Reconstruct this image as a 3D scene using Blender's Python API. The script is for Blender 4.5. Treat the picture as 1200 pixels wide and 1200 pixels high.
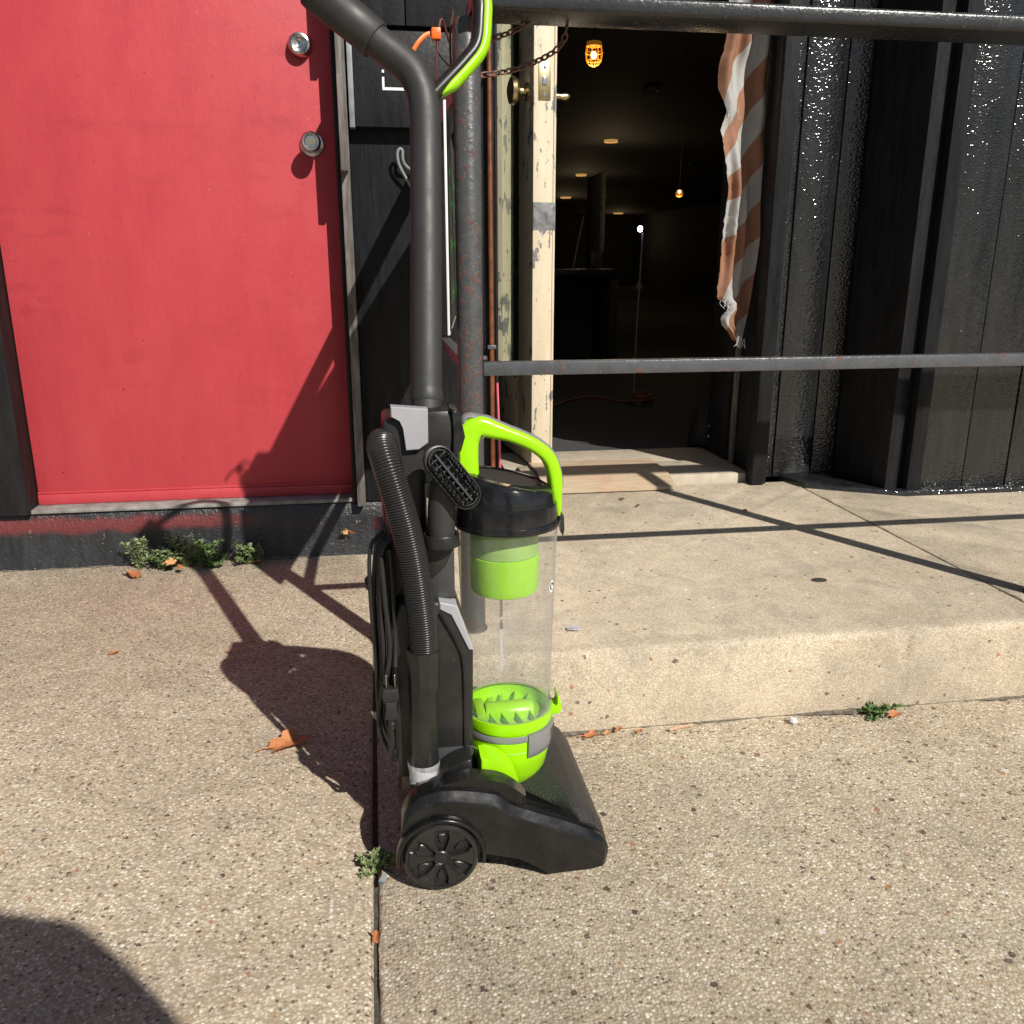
import bpy, bmesh, math, random
from mathutils import Vector, Matrix, noise as mnoise
R = math.radians
random.seed(7)
for o in list(bpy.data.objects): bpy.data.objects.remove(o)
scene = bpy.context.scene
C = scene.collection

# ------------------------------------------------------------ camera
cam_data = bpy.data.cameras.new('camera')
cam = bpy.data.objects.new('camera', cam_data); C.objects.link(cam)
PITCH, YAW = math.atan(290/1020), R(8.8)
cam.location = (0, 0, .86)
cam.rotation_euler = (math.pi/2 - PITCH, 0, -YAW)
cam_data.sensor_width = 36; cam_data.sensor_height = 36; cam_data.sensor_fit = 'HORIZONTAL'
cam_data.lens = 36*1020/1200
cam_data.clip_start = .02; cam_data.clip_end = 400
scene.camera = cam

# ------------------------------------------------------------ light
AZ, EL = R(27.6), R(39.4)
S = Vector((math.sin(AZ)*math.cos(EL), -math.cos(AZ)*math.cos(EL), math.sin(EL)))
world = bpy.data.worlds.new('World'); scene.world = world; world.use_nodes = True
wn = world.node_tree.nodes; wl = world.node_tree.links
sky = wn.new('ShaderNodeTexSky'); sky.sky_type = 'NISHITA'; sky.sun_disc = False
sky.sun_elevation = EL; sky.sun_rotation = math.atan2(S.x, S.y); sky.air_density = 1.0; sky.dust_density = .7
wl.new(sky.outputs[0], wn['Background'].inputs[0]); wn['Background'].inputs[1].default_value = .05
sd = bpy.data.lights.new('sun', 'SUN'); sd.energy = 5.0; sd.angle = R(.53); sd.color = (1, .95, .87)
sun = bpy.data.objects.new('sun', sd); C.objects.link(sun)
sun.rotation_euler = S.to_track_quat('Z', 'Y').to_euler(); sun.location = S*8
scene.view_settings.view_transform = 'Standard'; scene.view_settings.look = 'None'
scene.view_settings.exposure = 0.22; scene.view_settings.gamma = 1
scene.view_settings.use_curve_mapping = False
scene.render.engine = 'CYCLES'
scene.cycles.max_bounces = 6; scene.cycles.diffuse_bounces = 3; scene.cycles.transparent_max_bounces = 10

# ------------------------------------------------------------ materials
def newmat(name):
    m = bpy.data.materials.new(name); m.use_nodes = True
    nt = m.node_tree; b = nt.nodes['Principled BSDF']
    return m, nt, b
def nd(nt, t, **k):
    n = nt.nodes.new(t)
    for a, v in k.items(): setattr(n, a, v)
    return n
def coords(nt, scale=(1, 1, 1), rot=(0, 0, 0)):
    t = nd(nt, 'ShaderNodeTexCoord'); mp = nd(nt, 'ShaderNodeMapping')
    mp.inputs['Scale'].default_value = scale; mp.inputs['Rotation'].default_value = rot
    nt.links.new(t.outputs['Object'], mp.inputs['Vector']); return mp.outputs[0]
def noise(nt, vec, scale, detail=4, rough=.6, dist=0):
    n = nd(nt, 'ShaderNodeTexNoise'); n.inputs['Scale'].default_value = scale
    n.inputs['Detail'].default_value = detail; n.inputs['Roughness'].default_value = rough
    n.inputs['Distortion'].default_value = dist
    nt.links.new(vec, n.inputs['Vector']); return n.outputs['Fac']
def ramp(nt, fac, stops, interp='LINEAR'):
    r = nd(nt, 'ShaderNodeValToRGB'); r.color_ramp.interpolation = interp
    e = r.color_ramp.elements
    while len(e) < len(stops): e.new(.5)
    for i, (p, c) in enumerate(stops):
        e[i].position = p
        e[i].color = (c, c, c, 1) if isinstance(c, (int, float)) else (*c, 1)
    nt.links.new(fac, r.inputs[0]); return r.outputs[0]
def mix(nt, fac, a, b, mode='MIX'):
    n = nd(nt, 'ShaderNodeMix', data_type='RGBA', blend_type=mode)
    for s, v in ((n.inputs[0], fac), (n.inputs[6], a), (n.inputs[7], b)):
        if isinstance(v, (int, float)): s.default_value = v
        elif isinstance(v, tuple): s.default_value = (*v, 1)
        else: nt.links.new(v, s)
    return n.outputs[2]
def mathn(nt, op, a, b=0.):
    n = nd(nt, 'ShaderNodeMath', operation=op)
    for s, v in ((n.inputs[0], a), (n.inputs[1], b)):
        if isinstance(v, (int, float)): s.default_value = v
        else: nt.links.new(v, s)
    return n.outputs[0]
def bump(nt, b, h, strength, dist):
    n = nd(nt, 'ShaderNodeBump'); n.inputs['Strength'].default_value = strength; n.inputs['Distance'].default_value = dist
    nt.links.new(h, n.inputs['Height']); nt.links.new(n.outputs[0], b.inputs['Normal'])
M = {}
def simple(key, col, rough=.5, metal=0., var=.12, vscale=30, bmp=0., bscale=300, bdist=.001, spec=.5, coat=0., rvar=.0):
    m, nt, b = newmat(key); v = coords(nt)
    f = noise(nt, v, vscale)
    c1 = tuple(min(1, c*(1-var)) for c in col); c2 = tuple(min(1, c*(1+var)) for c in col)
    nt.links.new(ramp(nt, f, [(.3, c1), (.7, c2)]), b.inputs['Base Color'])
    b.inputs['Roughness'].default_value = rough; b.inputs['Metallic'].default_value = metal
    b.inputs['Specular IOR Level'].default_value = spec
    if coat: b.inputs['Coat Weight'].default_value = coat; b.inputs['Coat Roughness'].default_value = .08
    if rvar:
        f2 = noise(nt, v, vscale*2.3)
        nt.links.new(ramp(nt, f2, [(.3, max(.03, rough-rvar)), (.72, min(1, rough+rvar))]), b.inputs['Roughness'])
    if bmp: bump(nt, b, noise(nt, v, bscale, 3), bmp, bdist)
    M[key] = m; return m

def aggregate(key, gap, pebbles, scale=260., bs=.6, big=.16, bigscale=85., gapw=(.30, .62), contrast=1., stain=.25):
    m, nt, b = newmat(key); v = coords(nt)
    vo = nd(nt, 'ShaderNodeTexVoronoi'); vo.inputs['Scale'].default_value = scale; vo.inputs['Randomness'].default_value = 1.
    nt.links.new(v, vo.inputs['Vector'])
    sep = nd(nt, 'ShaderNodeSeparateColor'); nt.links.new(vo.outputs['Color'], sep.inputs[0])
    stone = ramp(nt, sep.outputs[0], pebbles, 'LINEAR')
    fine = noise(nt, v, scale*3.2, 2, .7)
    edge = ramp(nt, mathn(nt, 'ADD', vo.outputs['Distance'], mathn(nt, 'MULTIPLY', mathn(nt, 'SUBTRACT', fine, .5), .55)), [(gapw[0], 0.), (gapw[1], 1.)])
    col = mix(nt, edge, stone, gap)
    col = mix(nt, 1., col, ramp(nt, fine, [(.3, 1-.28*contrast), (.7, 1+.22*contrast)]), 'MULTIPLY')
    # sparse larger pebbles of odd shapes
    nz = nd(nt, 'ShaderNodeTexNoise'); nz.inputs['Scale'].default_value = 130; nz.inputs['Detail'].default_value = 1; nt.links.new(v, nz.inputs['Vector'])
    sc = nd(nt, 'ShaderNodeVectorMath', operation='SCALE'); nt.links.new(nz.outputs['Color'], sc.inputs[0]); sc.inputs[3].default_value = .009
    wob = nd(nt, 'ShaderNodeVectorMath', operation='ADD'); nt.links.new(v, wob.inputs[0]); nt.links.new(sc.outputs[0], wob.inputs[1])
    vo2 = nd(nt, 'ShaderNodeTexVoronoi'); vo2.inputs['Scale'].default_value = bigscale; nt.links.new(wob.outputs[0], vo2.inputs['Vector'])
    s2 = nd(nt, 'ShaderNodeSeparateColor'); nt.links.new(vo2.outputs['Color'], s2.inputs[0])
    pick = mathn(nt, 'LESS_THAN', s2.outputs[0], big)
    lim = mathn(nt, 'ADD', mathn(nt, 'MULTIPLY', s2.outputs[2], .28), .16)
    msk = mathn(nt, 'MULTIPLY', pick, mathn(nt, 'LESS_THAN', vo2.outputs['Distance'], lim))
    bigc = ramp(nt, s2.outputs[1], [(0, (.05, .04, .04)), (.15, (.15, .065, .045)), (.3, (.11, .095, .09)), (.42, (.36, .16, .07)), (.55, (.40, .31, .21)), (.75, (.26, .22, .17)), (.9, (.52, .47, .39)), (1, (.72, .70, .66))])
    col = mix(nt, mathn(nt, 'MULTIPLY', msk, .9), col, bigc)
    st = noise(nt, v, 2.3, 6, .65)
    col = mix(nt, 1., col, ramp(nt, st, [(.27, (.78, .76, .72)), (.46, (.94, .93, .91)), (.62, (1.04, 1.04, 1.02))]), 'MULTIPLY')
    st2 = noise(nt, v, 17, 4, .7)
    col = mix(nt, 1., col, ramp(nt, st2, [(.28, .86), (.6, 1.05)]), 'MULTIPLY')
    st3 = ramp(nt, noise(nt, v, 6.5, 7, .72, .6), [(.50, 0.), (.66, stain)])
    col = mix(nt, st3, col, (.20, .185, .16))
    nt.links.new(col, b.inputs['Base Color'])
    b.inputs['Roughness'].default_value = .8; b.inputs['Specular IOR Level'].default_value = .35
    v3 = coords(nt); vb = nd(nt, 'ShaderNodeTexVoronoi'); vb.inputs['Scale'].default_value = scale; nt.links.new(v3, vb.inputs['Vector'])
    h = mathn(nt, 'SUBTRACT', mathn(nt, 'MULTIPLY', noise(nt, v3, scale*2.2, 1), .8), vb.outputs['Distance'])
    bump(nt, b, h, bs, .0016)
    M[key] = m
PEB = [(0, (.13, .095, .07)), (.05, (.20, .165, .135)), (.12, (.46, .37, .26)), (.30, (.60, .505, .38)), (.48, (.49, .415, .315)), (.62, (.67, .58, .45)), (.78, (.55, .48, .39)), (.88, (.76, .69, .57)), (.95, (.86, .82, .73)), (1, (.46, .29, .165))]
aggregate('sidewalk', (.40, .33, .235), PEB, scale=205, big=.24, bigscale=80, gapw=(.36, .68))
PEB2 = [(0, (.32, .265, .19)), (.15, (.47, .395, .29)), (.5, (.53, .455, .345)), (.85, (.60, .52, .41)), (1, (.68, .60, .50))]
aggregate('landing', (.40, .325, .24), PEB2, scale=330., bs=.35, big=.05, gapw=(.4, .75), contrast=.7, stain=.42)
simple('joint_dirt', (.075, .062, .050), .95, var=.5, vscale=80, bmp=.6, bscale=300, bdist=.003)
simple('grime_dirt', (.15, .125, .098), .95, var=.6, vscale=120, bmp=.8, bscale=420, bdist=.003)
simple('grit', (.30, .24, .18), .85, var=.9, vscale=35)
simple('asphalt', (.05, .05, .052), .9, var=.3, vscale=200, bmp=.5, bscale=250)

def red_paint():
    m, nt, b = newmat('red_paint'); v = coords(nt)
    f = noise(nt, coords(nt, (1, 1, .35)), 9, 7, .68)
    c = ramp(nt, f, [(.25, (.40, .042, .053)), (.5, (.445, .048, .060)), (.75, (.475, .057, .068))])
    brush = noise(nt, coords(nt, (60, 1, 1.6)), 3, 4, .7)
    c = mix(nt, 1., c, ramp(nt, brush, [(.3, .965), (.7, 1.03)]), 'MULTIPLY')
    spots = ramp(nt, noise(nt, v, 46, 2), [(.735, 0.), (.75, 1.)])
    c = mix(nt, spots, c, (.22, .02, .02))
    chips = ramp(nt, noise(nt, v, 95, 2), [(.775, 0.), (.785, 1.)])
    c = mix(nt, chips, c, (.62, .50, .46))
    scuff = mathn(nt, 'MULTIPLY', ramp(nt, noise(nt, coords(nt, (1, 1, 2.5)), 7, 6, .72), [(.52, 0.), (.70, .55)]), ramp(nt, noise(nt, v, 2.2, 2), [(.45, 0.), (.6, 1.)]))
    c = mix(nt, scuff, c, (.30, .030, .035))
    nt.links.new(c, b.inputs['Base Color'])
    nt.links.new(ramp(nt, f, [(.3, .42), (.7, .62)]), b.inputs['Roughness']); b.inputs['Specular IOR Level'].default_value = .35
    h = mathn(nt, 'ADD', noise(nt, coords(nt, (1, 1, .12)), 260, 3), mathn(nt, 'MULTIPLY', noise(nt, v, 60, 3), 1.2))
    bump(nt, b, mathn(nt, 'SUBTRACT', h, chips), .4, .0012)
    M['red_paint'] = m
red_paint()

def black_paint(key, col=(.016, .017, .019), rough=.28, streak=.1, strength=.9, scale=170, chips=0., chipcol=(.22, .2, .18), dist=.003, grain=False, spec=.5, detail=3):
    m, nt, b = newmat(key); v = coords(nt)
    c = ramp(nt, noise(nt, coords(nt, (1, 1, .15)), 40, 5), [(.3, tuple(x*.6 for x in col)), (.7, tuple(x*1.7 for x in col))])
    if chips:
        c = mix(nt, ramp(nt, noise(nt, v, 55, 4, .7), [(1-chips-.02, 0.), (1-chips+.02, 1.)]), c, chipcol)
    nt.links.new(c, b.inputs['Base Color'])
    nt.links.new(ramp(nt, noise(nt, v, 90, 3), [(.3, max(.05, rough-.1)), (.7, rough+.12 if rough > .2 else rough)]), b.inputs['Roughness']); b.inputs['Specular IOR Level'].default_value = spec
    h = mathn(nt, 'ADD', noise(nt, coords(nt, (3, 3, .12)) if grain else (coords(nt, (.5, 1, 1)) if detail < 1 else v), scale, detail, .65), mathn(nt, 'MULTIPLY', noise(nt, coords(nt, (streak, 1, 1)), scale*.45, 2), .0 if grain else .5))
    bump(nt, b, h, strength, dist)
    M[key] = m
black_paint('glossy_black', (.011, .012, .013), rough=.17, strength=1., scale=215, dist=.0023, streak=.07, spec=.8, detail=0.5)
black_paint('black_base', (.02, .021, .023), .34, 1., .9, 120, chips=.31, chipcol=(.30, .28, .25))
black_paint('black_siding', (.010, .0105, .012), .5, 1., .6, 60, chips=.27, chipcol=(.035, .032, .03), dist=.004, grain=True, spec=.18)
black_paint('black_flat', (.011, .0112, .0125), .5, 1., .3, 90, spec=.25)

def smear_base():      # the same black coating with an old red paint smear across it
    m = M['black_base'].copy(); m.name = 'black_base_smeared'; nt = m.node_tree; b = nt.nodes['Principled BSDF']
    src = b.inputs['Base Color'].links[0].from_socket
    t = nd(nt, 'ShaderNodeTexCoord'); sp = nd(nt, 'ShaderNodeSeparateXYZ'); nt.links.new(t.outputs['Object'], sp.inputs[0])
    wv = noise(nt, t.outputs['Object'], 9, 4)
    z = mathn(nt, 'ADD', sp.outputs[2], mathn(nt, 'MULTIPLY', wv, .06))
    band = mathn(nt, 'MULTIPLY', ramp(nt, z, [(.128, 0.), (.146, .75)]), ramp(nt, z, [(.168, 1.), (.182, 0.)]))
    xx = mathn(nt, 'ADD', sp.outputs[0], 1.3)
    band = mathn(nt, 'MULTIPLY', band, ramp(nt, xx, [(.36, 1.), (.60, 0.)]))
    nt.links.new(mix(nt, band, src, (.17, .03, .03)), b.inputs['Base Color'])
    M['smeared'] = m
smear_base()

def painted_metal(key, col=(.055, .06, .066), rust=(.15, .055, .035), amount=.42, rough=.3):
    m, nt, b = newmat(key); v = coords(nt)
    f = mathn(nt, 'ADD', noise(nt, v, 75, 5, .7), mathn(nt, 'MULTIPLY', noise(nt, v, 8, 3), .35))
    r = ramp(nt, f, [(amount, 0.), (amount+.05, 1.)])
    c = mix(nt, noise(nt, v, 40, 5), tuple(x*.6 for x in col), tuple(x*1.5 for x in col))
    c = mix(nt, r, c, mix(nt, noise(nt, v, 200, 2), tuple(x*.6 for x in rust), tuple(x*1.5 for x in rust)))
    wear = ramp(nt, noise(nt, v, 120, 4, .75), [(.66, 0.), (.70, .8)])
    c = mix(nt, wear, c, (.28, .28, .29))
    nt.links.new(c, b.inputs['Base Color'])
    nt.links.new(ramp(nt, r, [(0, rough), (1, .8)]), b.inputs['Roughness'])
    bump(nt, b, mathn(nt, 'ADD', noise(nt, v, 160, 4), r), .5, .0015)
    M[key] = m
painted_metal('rail_metal', (.075, .079, .086), amount=.77)
painted_metal('rail_black', (.028, .029, .031), (.09, .05, .04), .84, .24)
painted_metal('post_metal', (.062, .064, .066), (.105, .05, .04), amount=.72, rough=.36)
painted_metal('chain_metal', (.12, .09, .08), (.20, .09, .06), .62, .4)

def cream_paint():
    m, nt, b = newmat('cream_paint'); v = coords(nt)
    c = ramp(nt, noise(nt, coords(nt, (1, 1, .2)), 18, 6), [(.3, (.56, .47, .33)), (.7, (.68, .60, .45))])
    f = mathn(nt, 'ADD', noise(nt, coords(nt, (1.6, 1, .5)), 22, 5, .62), mathn(nt, 'MULTIPLY', noise(nt, v, 3, 2), .3))
    chip = ramp(nt, f, [(.735, 0.), (.75, 1.)])
    c = mix(nt, chip, c, mix(nt, noise(nt, v, 60, 2), (.13, .13, .14), (.25, .24, .24)))
    cr = ramp(nt, noise(nt, coords(nt, (1, 1, .08)), 160, 3), [(.68, 0.), (.73, .5)])
    c = mix(nt, cr, c, (.40, .33, .23))
    nt.links.new(c, b.inputs['Base Color']); b.inputs['Roughness'].default_value = .6
    bump(nt, b, mathn(nt, 'SUBTRACT', noise(nt, v, 120, 3), chip), .5, .0014)
    M['cream_paint'] = m
cream_paint()
def weathered():
    m, nt, b = newmat('weathered_wood'); 
    f = noise(nt, coords(nt, (1, 1, .12)), 60, 6, .7, .5)
    c = ramp(nt, f, [(.3, (.045, .04, .038)), (.5, (.13, .115, .105)), (.7, (.26, .235, .21))])
    nt.links.new(c, b.inputs['Base Color']); b.inputs['Roughness'].default_value = .8
    bump(nt, b, f, .6, .003); M['weathered_wood'] = m
weathered()
def wood():
    m, nt, b = newmat('pale_wood')
    f = noise(nt, coords(nt, (.15, 1, 1)), 45, 6, .65, .6)
    c = ramp(nt, f, [(.3, (.34, .25, .16)), (.7, (.52, .42, .29))])
    sp = ramp(nt, noise(nt, coords(nt), 5, 3), [(.52, 0.), (.66, .35)])
    c = mix(nt, sp, c, (.52, .22, .15))
    nt.links.new(c, b.inputs['Base Color']); b.inputs['Roughness'].default_value = .75
    bump(nt, b, f, .3, .001); M['pale_wood'] = m
wood()
def dusty(key, col, rough, amt=.5, spec=.5):
    m, nt, b = newmat(key); v = coords(nt); b.inputs['Specular IOR Level'].default_value = spec
    c = mix(nt, noise(nt, v, 60), tuple(x*.8 for x in col), tuple(x*1.2 for x in col))
    film = mathn(nt, 'MULTIPLY', ramp(nt, noise(nt, v, 17, 6, .75), [(.42, 0.), (.75, .10)]), amt)
    specks = mathn(nt, 'MULTIPLY', ramp(nt, noise(nt, v, 330, 2), [(.70, 0.), (.75, .5)]), amt)
    scr = mathn(nt, 'MULTIPLY', ramp(nt, noise(nt, coords(nt, (9, 9, .8), (0, .6, 0)), 60, 2), [(.73, 0.), (.76, .22)]), amt)
    c = mix(nt, mathn(nt, 'ADD', mathn(nt, 'ADD', film, specks), scr), c, (.30, .27, .23))
    nt.links.new(c, b.inputs['Base Color'])
    nt.links.new(ramp(nt, noise(nt, v, 40, 4), [(.3, rough-.06), (.7, rough+.08)]), b.inputs['Roughness'])
    bump(nt, b, noise(nt, v, 700, 2), .08, .001); M[key] = m
LIME = (.32, .68, .004)
simple('lime', LIME, .30, var=.07, vscale=20, bmp=.05, bscale=600, rvar=.06)
simple('lime_greyed', (.30, .50, .12), .5, var=.15, vscale=20)  # greyer, duller green than the plain lime
simple('gloss_black', (.012, .012, .013), .13, var=.3, vscale=60, bmp=.03, bscale=500, rvar=.06)
dusty('head_black', (.005, .005, .0055), .20, .4, .5)
dusty('satin_black', (.012, .012, .0118), .38)
dusty('wand_grey', (.027, .0265, .0255), .52, .25)
simple('grain_black', (.024, .024, .024), .42, var=.3, vscale=300, bmp=1., bscale=330, bdist=.003)
simple('dark_grey', (.045, .046, .049), .4, var=.08)
simple('light_grey', (.33, .33, .35), .38, var=.05)
simple('mid_grey', (.20, .20, .205), .38, var=.05)
simple('cord_rubber', (.016, .016, .016), .5, var=.2)
simple('hose_ribbed', (.022, .021, .020), .27, var=.15, vscale=200)
simple('chrome', (.62, .60, .57), .16, 1., var=.05, rvar=.05)
simple('brass', (.55, .45, .26), .3, 1., var=.1)
simple('nickel', (.5, .48, .45), .22, 1., var=.06, rvar=.08)
simple('copper', (.42, .16, .08), .28, .8, var=.4, vscale=25, bmp=.3, bscale=80)
simple('white_plastic', (.75, .75, .74), .4, var=.04)
simple('pale_frame', (.22, .235, .24), .5, var=.2)
simple('chalkboard', (.03, .031, .032), .6, var=.3)
simple('green_chalk', (.06, .42, .05), .8, var=.2, vscale=200)
simple('orange_plastic', (.80, .16, .02), .4, var=.08)
simple('dull_orange', (.20, .055, .025), .6)
simple('leaf_dry', (.40, .15, .055), .7, var=.3, vscale=60, bmp=.4, bscale=120)
simple('leaf_tan', (.45, .24, .10), .7, var=.3, vscale=60)
simple('weed_leaf_mix', (.14, .20, .075), .55, var=.35, vscale=60)
simple('weed_leaf', (.115, .19, .055), .55, var=.35, vscale=60)
simple('weed_leaf_pale', (.20, .25, .11), .55, var=.3, vscale=60)
simple('weed_stem', (.10, .11, .045), .6)
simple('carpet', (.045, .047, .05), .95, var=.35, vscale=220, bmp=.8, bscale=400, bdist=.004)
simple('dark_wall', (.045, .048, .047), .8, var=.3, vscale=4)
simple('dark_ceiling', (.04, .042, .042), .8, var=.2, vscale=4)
simple('threshold_stone', (.42, .36, .28), .7, var=.15, vscale=25, bmp=.3, bscale=150)
simple('ledge_grey', (.23, .22, .205), .75, var=.35, vscale=30, bmp=.5, bscale=120)
simple('red_plastic', (.5, .02, .02), .4)
simple('rust_and_shaded_loop', (.10, .03, .022), .6)  # rust of the wires, and the painted shade of the tie loop
simple('paper_white', (.7, .7, .72), .7)
simple('denim', (.03, .05, .12), .9, bmp=.4, bscale=600)
simple('shirt', (.12, .12, .13), .9, bmp=.3, bscale=500)
simple('skin', (.45, .27, .2), .5)
simple('hair', (.03, .02, .015), .6)
simple('pink_cord', (.6, .12, .16), .5)
simple('primer_grey', (.17, .17, .175), .7, var=.6, vscale=35, bmp=.4, bscale=150)
simple('monitor', (.04, .04, .042), .35)
simple('stain_dark', (.05, .045, .04), .6)

def clear_plastic(key, tint=(.93, .92, .90), milky=.10, mcol=(.55, .52, .47), rough=.05, rim=.0):
    m, nt, b = newmat(key); nt.nodes.remove(b)
    tr = nd(nt, 'ShaderNodeBsdfTransparent'); tr.inputs[0].default_value = (*tint, 1)
    df = nd(nt, 'ShaderNodeBsdfDiffuse'); df.inputs[0].default_value = (*mcol, 1)
    gl = nd(nt, 'ShaderNodeBsdfGlossy'); gl.inputs['Roughness'].default_value = rough
    v = coords(nt)
    mk = ramp(nt, noise(nt, coords(nt, (1, 1, .12)), 45, 5, .7), [(.32, milky*.45), (.72, milky*1.8)])
    lw = nd(nt, 'ShaderNodeLayerWeight'); lw.inputs[0].default_value = .5
    mk = mathn(nt, 'ADD', mk, mathn(nt, 'MULTIPLY', mathn(nt, 'POWER', lw.outputs['Facing'], 4.), rim))
    m1 = nd(nt, 'ShaderNodeMixShader'); nt.links.new(mk, m1.inputs[0]); nt.links.new(tr.outputs[0], m1.inputs[1]); nt.links.new(df.outputs[0], m1.inputs[2])
    fr = nd(nt, 'ShaderNodeFresnel'); ge = nd(nt, 'ShaderNodeNewGeometry')
    nt.links.new(mathn(nt, 'SUBTRACT', 1.45, mathn(nt, 'MULTIPLY', ge.outputs['Backfacing'], 1.45-1/1.45)), fr.inputs[0])
    m2 = nd(nt, 'ShaderNodeMixShader'); nt.links.new(fr.outputs[0], m2.inputs[0]); nt.links.new(m1.outputs[0], m2.inputs[1]); nt.links.new(gl.outputs[0], m2.inputs[2])
    nt.links.new(m2.outputs[0], nt.nodes['Material Output'].inputs[0]); M[key] = m
clear_plastic('clear', (.965, .965, .96), .10, (.46, .46, .45), .05, .60)
clear_plastic('milky_hose', (.9, .9, .92), .42, (.72, .72, .74), .15)
clear_plastic('door_glass', (.80, .84, .80), .03, (.3, .32, .3), .02)
def emit(key, col, s):
    m, nt, b = newmat(key); b.inputs['Base Color'].default_value = (*col, 1)
    b.inputs['Emission Color'].default_value = (*col, 1); b.inputs['Emission Strength'].default_value = s; M[key] = m
emit('warm_lamp', (1., .62, .22), 5.); emit('warm_dim', (.9, .5, .16), .40); emit('white_lamp', (.95, .85, 1.), 9.); emit('amber_glass', (.9, .36, .04), .10)

def flag_mat():
    m, nt, b = newmat('flag_cloth'); t = nd(nt, 'ShaderNodeTexCoord'); sp = nd(nt, 'ShaderNodeSeparateXYZ')
    nt.links.new(t.outputs['UV'], sp.inputs[0])
    k = mathn(nt, 'MULTIPLY', sp.outputs[1], 1.)
    fr = mathn(nt, 'FRACT', k, 0.)
    st = ramp(nt, fr, [(.49, 0.), (.51, 1.)])
    v = t.outputs['Object']
    red = mix(nt, noise(nt, v, 14, 4), (.30, .125, .075), (.45, .255, .16))
    wh = mix(nt, noise(nt, v, 20, 4), (.44, .43, .42), (.58, .57, .55))
    c = mix(nt, st, red, wh)
    nt.links.new(c, b.inputs['Base Color']); b.inputs['Roughness'].default_value = .85
    tl = nd(nt, 'ShaderNodeBsdfTranslucent'); nt.links.new(c, tl.inputs[0])
    mx = nd(nt, 'ShaderNodeMixShader'); mx.inputs[0].default_value = .32
    nt.links.new(b.outputs[0], mx.inputs[1]); nt.links.new(tl.outputs[0], mx.inputs[2])
    nt.links.new(mx.outputs[0], nt.nodes['Material Output'].inputs[0])
    bump(nt, b, noise(nt, v, 300, 2), .2, .001); M['flag'] = m
flag_mat()

# ------------------------------------------------------------ builders
def root_of(o):
    while o.parent: o = o.parent
    return o
def mesh_obj(name, bm, mat, parent=None, smooth=40, shift=True):
    me = bpy.data.meshes.new(name)
    bmesh.ops.recalc_face_normals(bm, faces=bm.faces[:])
    bm.to_mesh(me); bm.free()
    if parent is not None and shift:
        off = root_of(parent).location
        me.transform(Matrix.Translation(-Vector(off)))
    me.materials.append(M[mat] if isinstance(mat, str) else mat)
    if smooth:
        for p in me.polygons: p.use_smooth = True
        me.set_sharp_from_angle(angle=R(smooth))
    o = bpy.data.objects.new(name, me); C.objects.link(o)
    if parent is not None: o.parent = parent
    return o
def tag(o, label=None, cat=None, group=None, kind=None):
    if label: o['label'] = label
    if cat: o['category'] = cat
    if group: o['group'] = group
    if kind: o['kind'] = kind
    return o
def thing(name, label, cat, loc=(0, 0, 0), group=None):
    o = bpy.data.objects.new(name, None); C.objects.link(o); o.location = loc; o.empty_display_size = .05
    return tag(o, label, cat, group)
def copy_tree(o, parent=None):
    c = o.copy(); C.objects.link(c); c.parent = parent
    for ch in list(o.children): copy_tree(ch, c)
    return c
def NB(): return bmesh.new()
def box(bm, x0, x1, y0, y1, z0, z1, bev=0., seg=2):
    r = bmesh.ops.create_cube(bm, size=1)
    bmesh.ops.transform(bm, verts=r['verts'], matrix=Matrix.Translation(((x0+x1)/2, (y0+y1)/2, (z0+z1)/2)) @ Matrix.Diagonal((x1-x0, y1-y0, z1-z0, 1)))
    if bev:
        es = list({e for v in r['verts'] for e in v.link_edges})
        bmesh.ops.bevel(bm, geom=es, offset=bev, segments=seg, profile=.5, affect='EDGES')
    return bm
def prism(bm, outline, y0, y1, bev=0., seg=2, axis='y'):
    def pt(a, b, t): return (a, t, b) if axis == 'y' else ((t, a, b) if axis == 'x' else (a, b, t))
    n = len(outline)
    f0 = [bm.verts.new(pt(a, b, y0)) for a, b in outline]; f1 = [bm.verts.new(pt(a, b, y1)) for a, b in outline]
    faces = [bm.faces.new(f0), bm.faces.new(f1[::-1])]
    for i in range(n): faces.append(bm.faces.new((f0[i], f0[(i+1) % n], f1[(i+1) % n], f1[i])))
    if bev:
        es = list({e for f in faces[:2] for e in f.edges})
        bmesh.ops.bevel(bm, geom=es, offset=bev, segments=seg, profile=.5, affect='EDGES')
    return bm
def loft(bm, rings, cap=True, closed=True):
    vs = [[bm.verts.new(p) for p in r] for r in rings]
    n = len(vs[0])
    for i in range(len(vs)-1):
        for j in range(n if closed else n-1):
            bm.faces.new((vs[i][j], vs[i][(j+1) % n], vs[i+1][(j+1) % n], vs[i+1][j]))
    if cap and closed:
        bm.faces.new(vs[0]); bm.faces.new(vs[-1][::-1])
    return vs
def spline(pts, n=8):
    P = [Vector(p) for p in pts]; P = [P[0]*2-P[1]] + P + [P[-1]*2-P[-2]]
    out = []
    for i in range(1, len(P)-2):
        for k in range(n):
            t = k/n; a, b, c, d = P[i-1], P[i], P[i+1], P[i+2]
            out.append(.5*((2*b)+(c-a)*t+(2*a-5*b+4*c-d)*t*t+(3*b-a-3*c+d)*t**3))
    out.append(P[-2]); return out
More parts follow.
